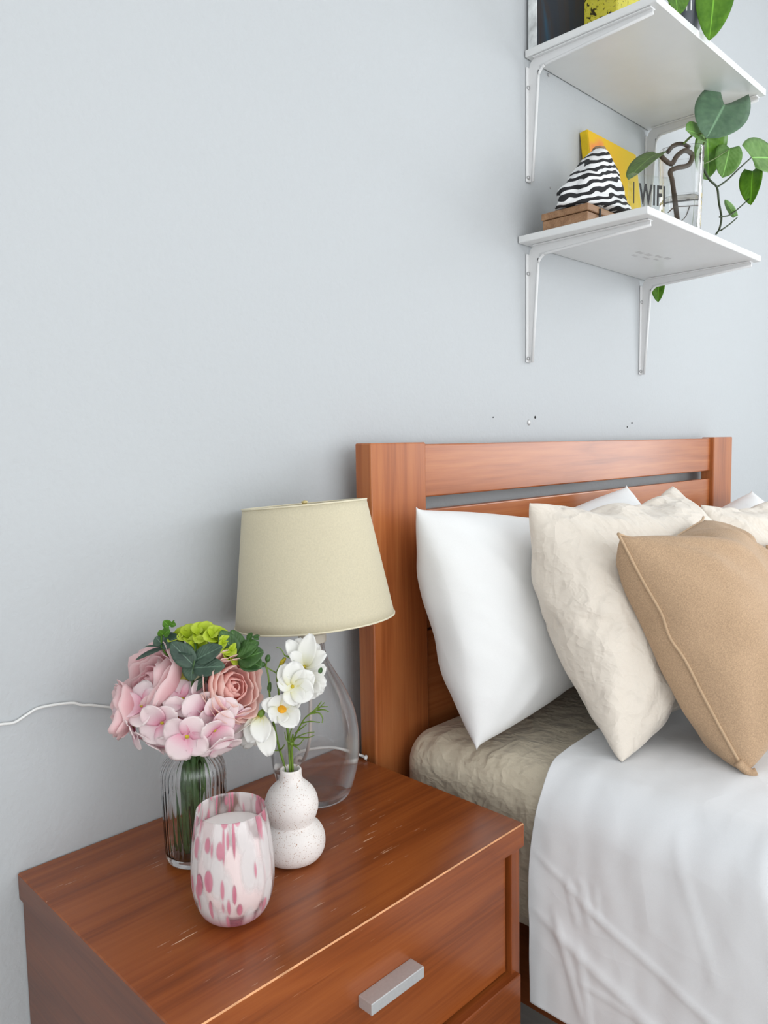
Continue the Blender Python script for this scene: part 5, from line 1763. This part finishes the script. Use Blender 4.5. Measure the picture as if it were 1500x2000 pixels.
def petals_at(root, c, spec, mat='white_petal', eye='yellow_eye', eye_r=0.0026, axis=(0, 0, 1), name='white_flower'):
    """a flower whose petals are laid out one by one: (tip, width, normal)"""
    core = mk(name, *ball(c, eye_r, 10, 7, 0.8, axis), M[eye], root)
    for k, (tip, w_, n_) in enumerate(spec):
        c_, tip = Vector(c), Vector(tip)
        g = oval((tip - c_).length, w_, cup=0.16, droop=0.10, nu=9, nv=10, p=0.50, wave=0.045, ph=k * 1.9, base=0.045, sk=1.15)
        put('petal', g, frame(c_, tip - c_, n_), M[mat], core, 0.0004)
    return core


f1 = thing('white_flower_stem', mouth(0.000, 0.0, -0.02), 'upright stem of open white faux flowers in the speckled vase', 'flowers', 'white faux flower stems')
mk('stem', *tube([mouth(0.0, 0.001, -0.02), (-0.2688, -0.2102, 0.6433), (-0.2700, -0.2092, 0.6747), (-0.2710, -0.2078, 0.6995), (-0.2668, -0.2070, 0.7169), (-0.2606, -0.2093, 0.7252), (-0.2510, -0.2107, 0.7450), (-0.2461, -0.2118, 0.7534)], 0.0017, 0.0012, 7), M['stem_light'], f1)
# top flower, opening away to the right
petals_at(f1, (-0.2468, -0.2144, 0.7497), [((-0.2577, -0.1993, 0.7816), 0.020, (-0.3376, -0.9011, 0.2721)), ((-0.2450, -0.2020, 0.7821), 0.022, (-0.6224, -0.7603, 0.1860)), ((-0.2426, -0.2222, 0.7887), 0.023, (-0.8194, -0.5414, 0.1882)), ((-0.2303, -0.2331, 0.7671), 0.020, (-0.7924, -0.3681, 0.4865)),
                                   ((-0.2272, -0.2166, 0.7748), 0.022, (-0.7434, -0.6057, 0.2838)), ((-0.2619, -0.2109, 0.7691), 0.018, (-0.1787, -0.8745, 0.4509))], axis=(0.2, 0, 1))
# open flower facing the camera
petals_at(f1, (-0.2724, -0.2235, 0.7335), [((-0.2772, -0.2126, 0.7586), 0.024, (-0.5197, -0.8475, -0.1079)), ((-0.2685, -0.2265, 0.7624), 0.027, (-0.7037, -0.6935, -0.1542)), ((-0.2555, -0.2416, 0.7473), 0.026, (-0.8821, -0.4710, -0.0044)), ((-0.2625, -0.2472, 0.7260), 0.029, (-0.7612, -0.5026, 0.4098)),
                                   ((-0.2777, -0.2360, 0.7165), 0.026, (-0.6279, -0.6326, 0.4534)), ((-0.2865, -0.2153, 0.7418), 0.018, (-0.0683, -0.9960, 0.0568))], axis=(-0.8194, -0.5414, 0.1882))
# flower behind on the right
petals_at(f1, (-0.2486, -0.2189, 0.7337), [((-0.2308, -0.2331, 0.7511), 0.020, (-0.8007, -0.5289, 0.2814)), ((-0.2367, -0.2410, 0.7324), 0.025, (-0.8490, -0.4502, 0.2767)), ((-0.2483, -0.2356, 0.7174), 0.026, (-0.6828, -0.5456, 0.4858)), ((-0.2389, -0.2157, 0.7570), 0.024, (-0.7065, -0.7020, 0.0900)), ((-0.2328, -0.2324, 0.7190), 0.020, (-0.7757, -0.5122, 0.3688))], axis=(-0.3598, -0.9300, 0.0755))
# low flower with the orange throat, opening forwards and down
petals_at(f1, (-0.2822, -0.2156, 0.7068), [((-0.3013, -0.2036, 0.7175), 0.020, (-0.5101, -0.6545, 0.5580)), ((-0.2852, -0.2146, 0.7244), 0.030, (-0.5614, -0.6940, -0.4507)), ((-0.2681, -0.2318, 0.7246), 0.022, (-0.9278, -0.3562, -0.1110)), ((-0.2819, -0.2402, 0.6952), 0.028, (-0.5146, -0.3862, 0.7655)),
                                   ((-0.2992, -0.2222, 0.6996), 0.026, (-0.2979, -0.5915, 0.7493))], eye='orange_eye', eye_r=0.0062, axis=(-0.4583, -0.6791, 0.5733))
mk('stem', *tube([(-0.2711, -0.2079, 0.6983), (-0.2771, -0.2128, 0.7023), (-0.2817, -0.2149, 0.7053)], 0.0012, 0.0010, 6), M['stem_light'], f1)
mk('sepal', *ball((-0.2661, -0.1983, 0.7571), 0.0026, 10, 7, 2.4, (0.4827, -0.3849, 0.7867)), M['yellow_eye'], f1)
mk('stem', *tube([(-0.2740, -0.1983, 0.7279), (-0.2731, -0.1958, 0.7439), (-0.2692, -0.1971, 0.7532), (-0.2651, -0.2001, 0.7622)], 0.0013, 0.0010, 7), M['stem_light'], f1)
mk('stem', *tube([(-0.2697, -0.2091, 0.6777), (-0.2725, -0.2001, 0.7043), (-0.2740, -0.1983, 0.7279)], 0.0014, 0.0012, 7), M['stem_light'], f1)
for a_, b_ in (((-0.2718, -0.1946, 0.7749), (-0.2675, -0.1978, 0.7721)), ((-0.2578, -0.2110, 0.7571), (-0.2609, -0.2056, 0.7629)), ((-0.2627, -0.2168, 0.7501), (-0.2606, -0.2136, 0.7588))):
    mk('tendril', *tube([(-0.2645, -0.2004, 0.7646), b_, a_], 0.0007, 0.0004, 6), M['stem_light'], f1)
leaf_to('sepal', (-0.2440, -0.2390, 0.7460), (-0.2425, -0.2411, 0.7528), 0.005, (-0.7065, -0.7020, 0.0900), M['euca_green'], f1, shape='oval')

f2 = thing('white_flower_stem', mouth(-0.004, 0.002, -0.02), 'thin stem with buds and a drooping white flower beside the peach peony', 'flowers', 'white faux flower stems')
mk('stem', *tube([mouth(-0.003, 0.003, -0.02), (-0.2698, -0.2011, 0.6284), (-0.2739, -0.1966, 0.6536), (-0.2792, -0.1967, 0.6772), (-0.2839, -0.1972, 0.7035), (-0.2857, -0.1968, 0.7255), (-0.2852, -0.1950, 0.7434), (-0.2864, -0.1923, 0.7554)], 0.0016, 0.0010, 7), M['stem_light'], f2)
mk('bud', *ball((-0.2841, -0.1936, 0.7638), 0.0032, 10, 8, 1.5, (0.2121, -0.0887, 0.9732)), M['euca_green'], f2)
mk('stem', *tube([(-0.2864, -0.1923, 0.7554), (-0.2846, -0.1932, 0.7632)], 0.0009, seg=6, n=3), M['stem_light'], f2)
mk('bud', *ball((-0.2894, -0.1905, 0.7570), 0.0034, 10, 8, 1.0), M['euca_green'], f2)
mk('stem', *tube([(-0.2869, -0.1919, 0.7542), (-0.2816, -0.1965, 0.7497), (-0.2765, -0.1994, 0.7448), (-0.2755, -0.1987, 0.7357)], 0.0008, seg=6, n=4), M['stem_light'], f2)
leaf_to('leaf', (-0.2858, -0.1969, 0.7243), (-0.2875, -0.2007, 0.7372), 0.006, (-0.8977, -0.3357, 0.2854), M['euca_green'], f2, shape='oval')
mk('stem', *tube([(-0.2837, -0.1971, 0.7053), (-0.2913, -0.1975, 0.7098), (-0.2970, -0.1981, 0.7053), (-0.3011, -0.2015, 0.7011)], 0.0011, seg=6, n=4), M['stem_light'], f2)
mk('calyx', *ball((-0.3014, -0.2010, 0.7035), 0.0042, 10, 8, 1.3, (0.4370, -0.3327, 0.8356)), M['stem_light'], f2)
petals_at(f2, (-0.3034, -0.2006, 0.7015), [((-0.3348, -0.1798, 0.6843), 0.021, (-0.5604, -0.0250, 0.8278)), ((-0.3245, -0.1834, 0.6701), 0.024, (-0.7908, -0.3475, 0.5038)), ((-0.3212, -0.2031, 0.6757), 0.024, (-0.7180, -0.5797, 0.3854)), ((-0.3150, -0.2202, 0.6797), 0.024, (-0.5774, -0.7215, 0.3821)),
                                   ((-0.3039, -0.2198, 0.6594), 0.024, (-0.4041, -0.8336, 0.3766)), ((-0.3161, -0.1789, 0.6603), 0.026, (-0.8580, -0.4212, 0.2941)), ((-0.3045, -0.1932, 0.6619), 0.026, (-0.6779, -0.6782, 0.2835))], axis=(-0.5273, 0.1118, -0.8423))

f3 = thing('feathery_stem', mouth(0.004, -0.002, -0.02), 'slender green stem with feathery thread leaves leaning right in the speckled vase', 'flowers', 'white faux flower stems')
mk('stem', *tube([mouth(0.004, -0.001, -0.02), (-0.2672, -0.2127, 0.6360), (-0.2701, -0.2165, 0.6611), (-0.2714, -0.2206, 0.6749)], 0.0015, 0.0012, 7), M['stem_light'], f3)
BR = [[(-0.2706, -0.2172, 0.6633), (-0.2670, -0.2280, 0.6849), (-0.2631, -0.2359, 0.6980), (-0.2567, -0.2470, 0.7063), (-0.2506, -0.2547, 0.7163)], [(-0.2631, -0.2359, 0.6980), (-0.2560, -0.2500, 0.7105), (-0.2510, -0.2604, 0.7129)], [(-0.2610, -0.2390, 0.7013), (-0.2565, -0.2503, 0.7046), (-0.2549, -0.2554, 0.6994), (-0.2570, -0.2568, 0.6942)],
      [(-0.2658, -0.2314, 0.6903), (-0.2620, -0.2418, 0.6937), (-0.2561, -0.2521, 0.6934)], [(-0.2706, -0.2172, 0.6633), (-0.2700, -0.2265, 0.6730), (-0.2658, -0.2384, 0.6798), (-0.2615, -0.2481, 0.6824)], [(-0.2700, -0.2265, 0.6730), (-0.2660, -0.2403, 0.6749), (-0.2618, -0.2483, 0.6788)],
      [(-0.2707, -0.2173, 0.6615), (-0.2694, -0.2282, 0.6641), (-0.2672, -0.2351, 0.6720)], [(-0.2703, -0.2177, 0.6615), (-0.2697, -0.2256, 0.6603), (-0.2687, -0.2298, 0.6575)], [(-0.2706, -0.2172, 0.6633), (-0.2757, -0.2143, 0.6677), (-0.2779, -0.2136, 0.6781)], [(-0.2706, -0.2172, 0.6633), (-0.2721, -0.2157, 0.6739), (-0.2681, -0.2230, 0.6931), (-0.2655, -0.2269, 0.7057)],
      [(-0.2691, -0.2226, 0.6767), (-0.2659, -0.2332, 0.6859), (-0.2633, -0.2368, 0.6897)], [(-0.2741, -0.1967, 0.6506), (-0.2807, -0.1985, 0.6524), (-0.2855, -0.1990, 0.6553)], [(-0.2737, -0.1972, 0.6500), (-0.2744, -0.2043, 0.6559), (-0.2736, -0.2074, 0.6603)],
      [(-0.2587, -0.2438, 0.7043), (-0.2559, -0.2499, 0.7128), (-0.2543, -0.2536, 0.7182)], [(-0.2558, -0.2478, 0.7069), (-0.2533, -0.2558, 0.7087), (-0.2506, -0.2616, 0.7070)]]
for p in BR:
    mk('thread_leaf', *tube(p, 0.0010, 0.0005, 6), M['stem_light'], f3)
mk('knot', *ball((-0.2706, -0.2172, 0.6633), 0.0030, 10, 7), M['stem_light'], f3)
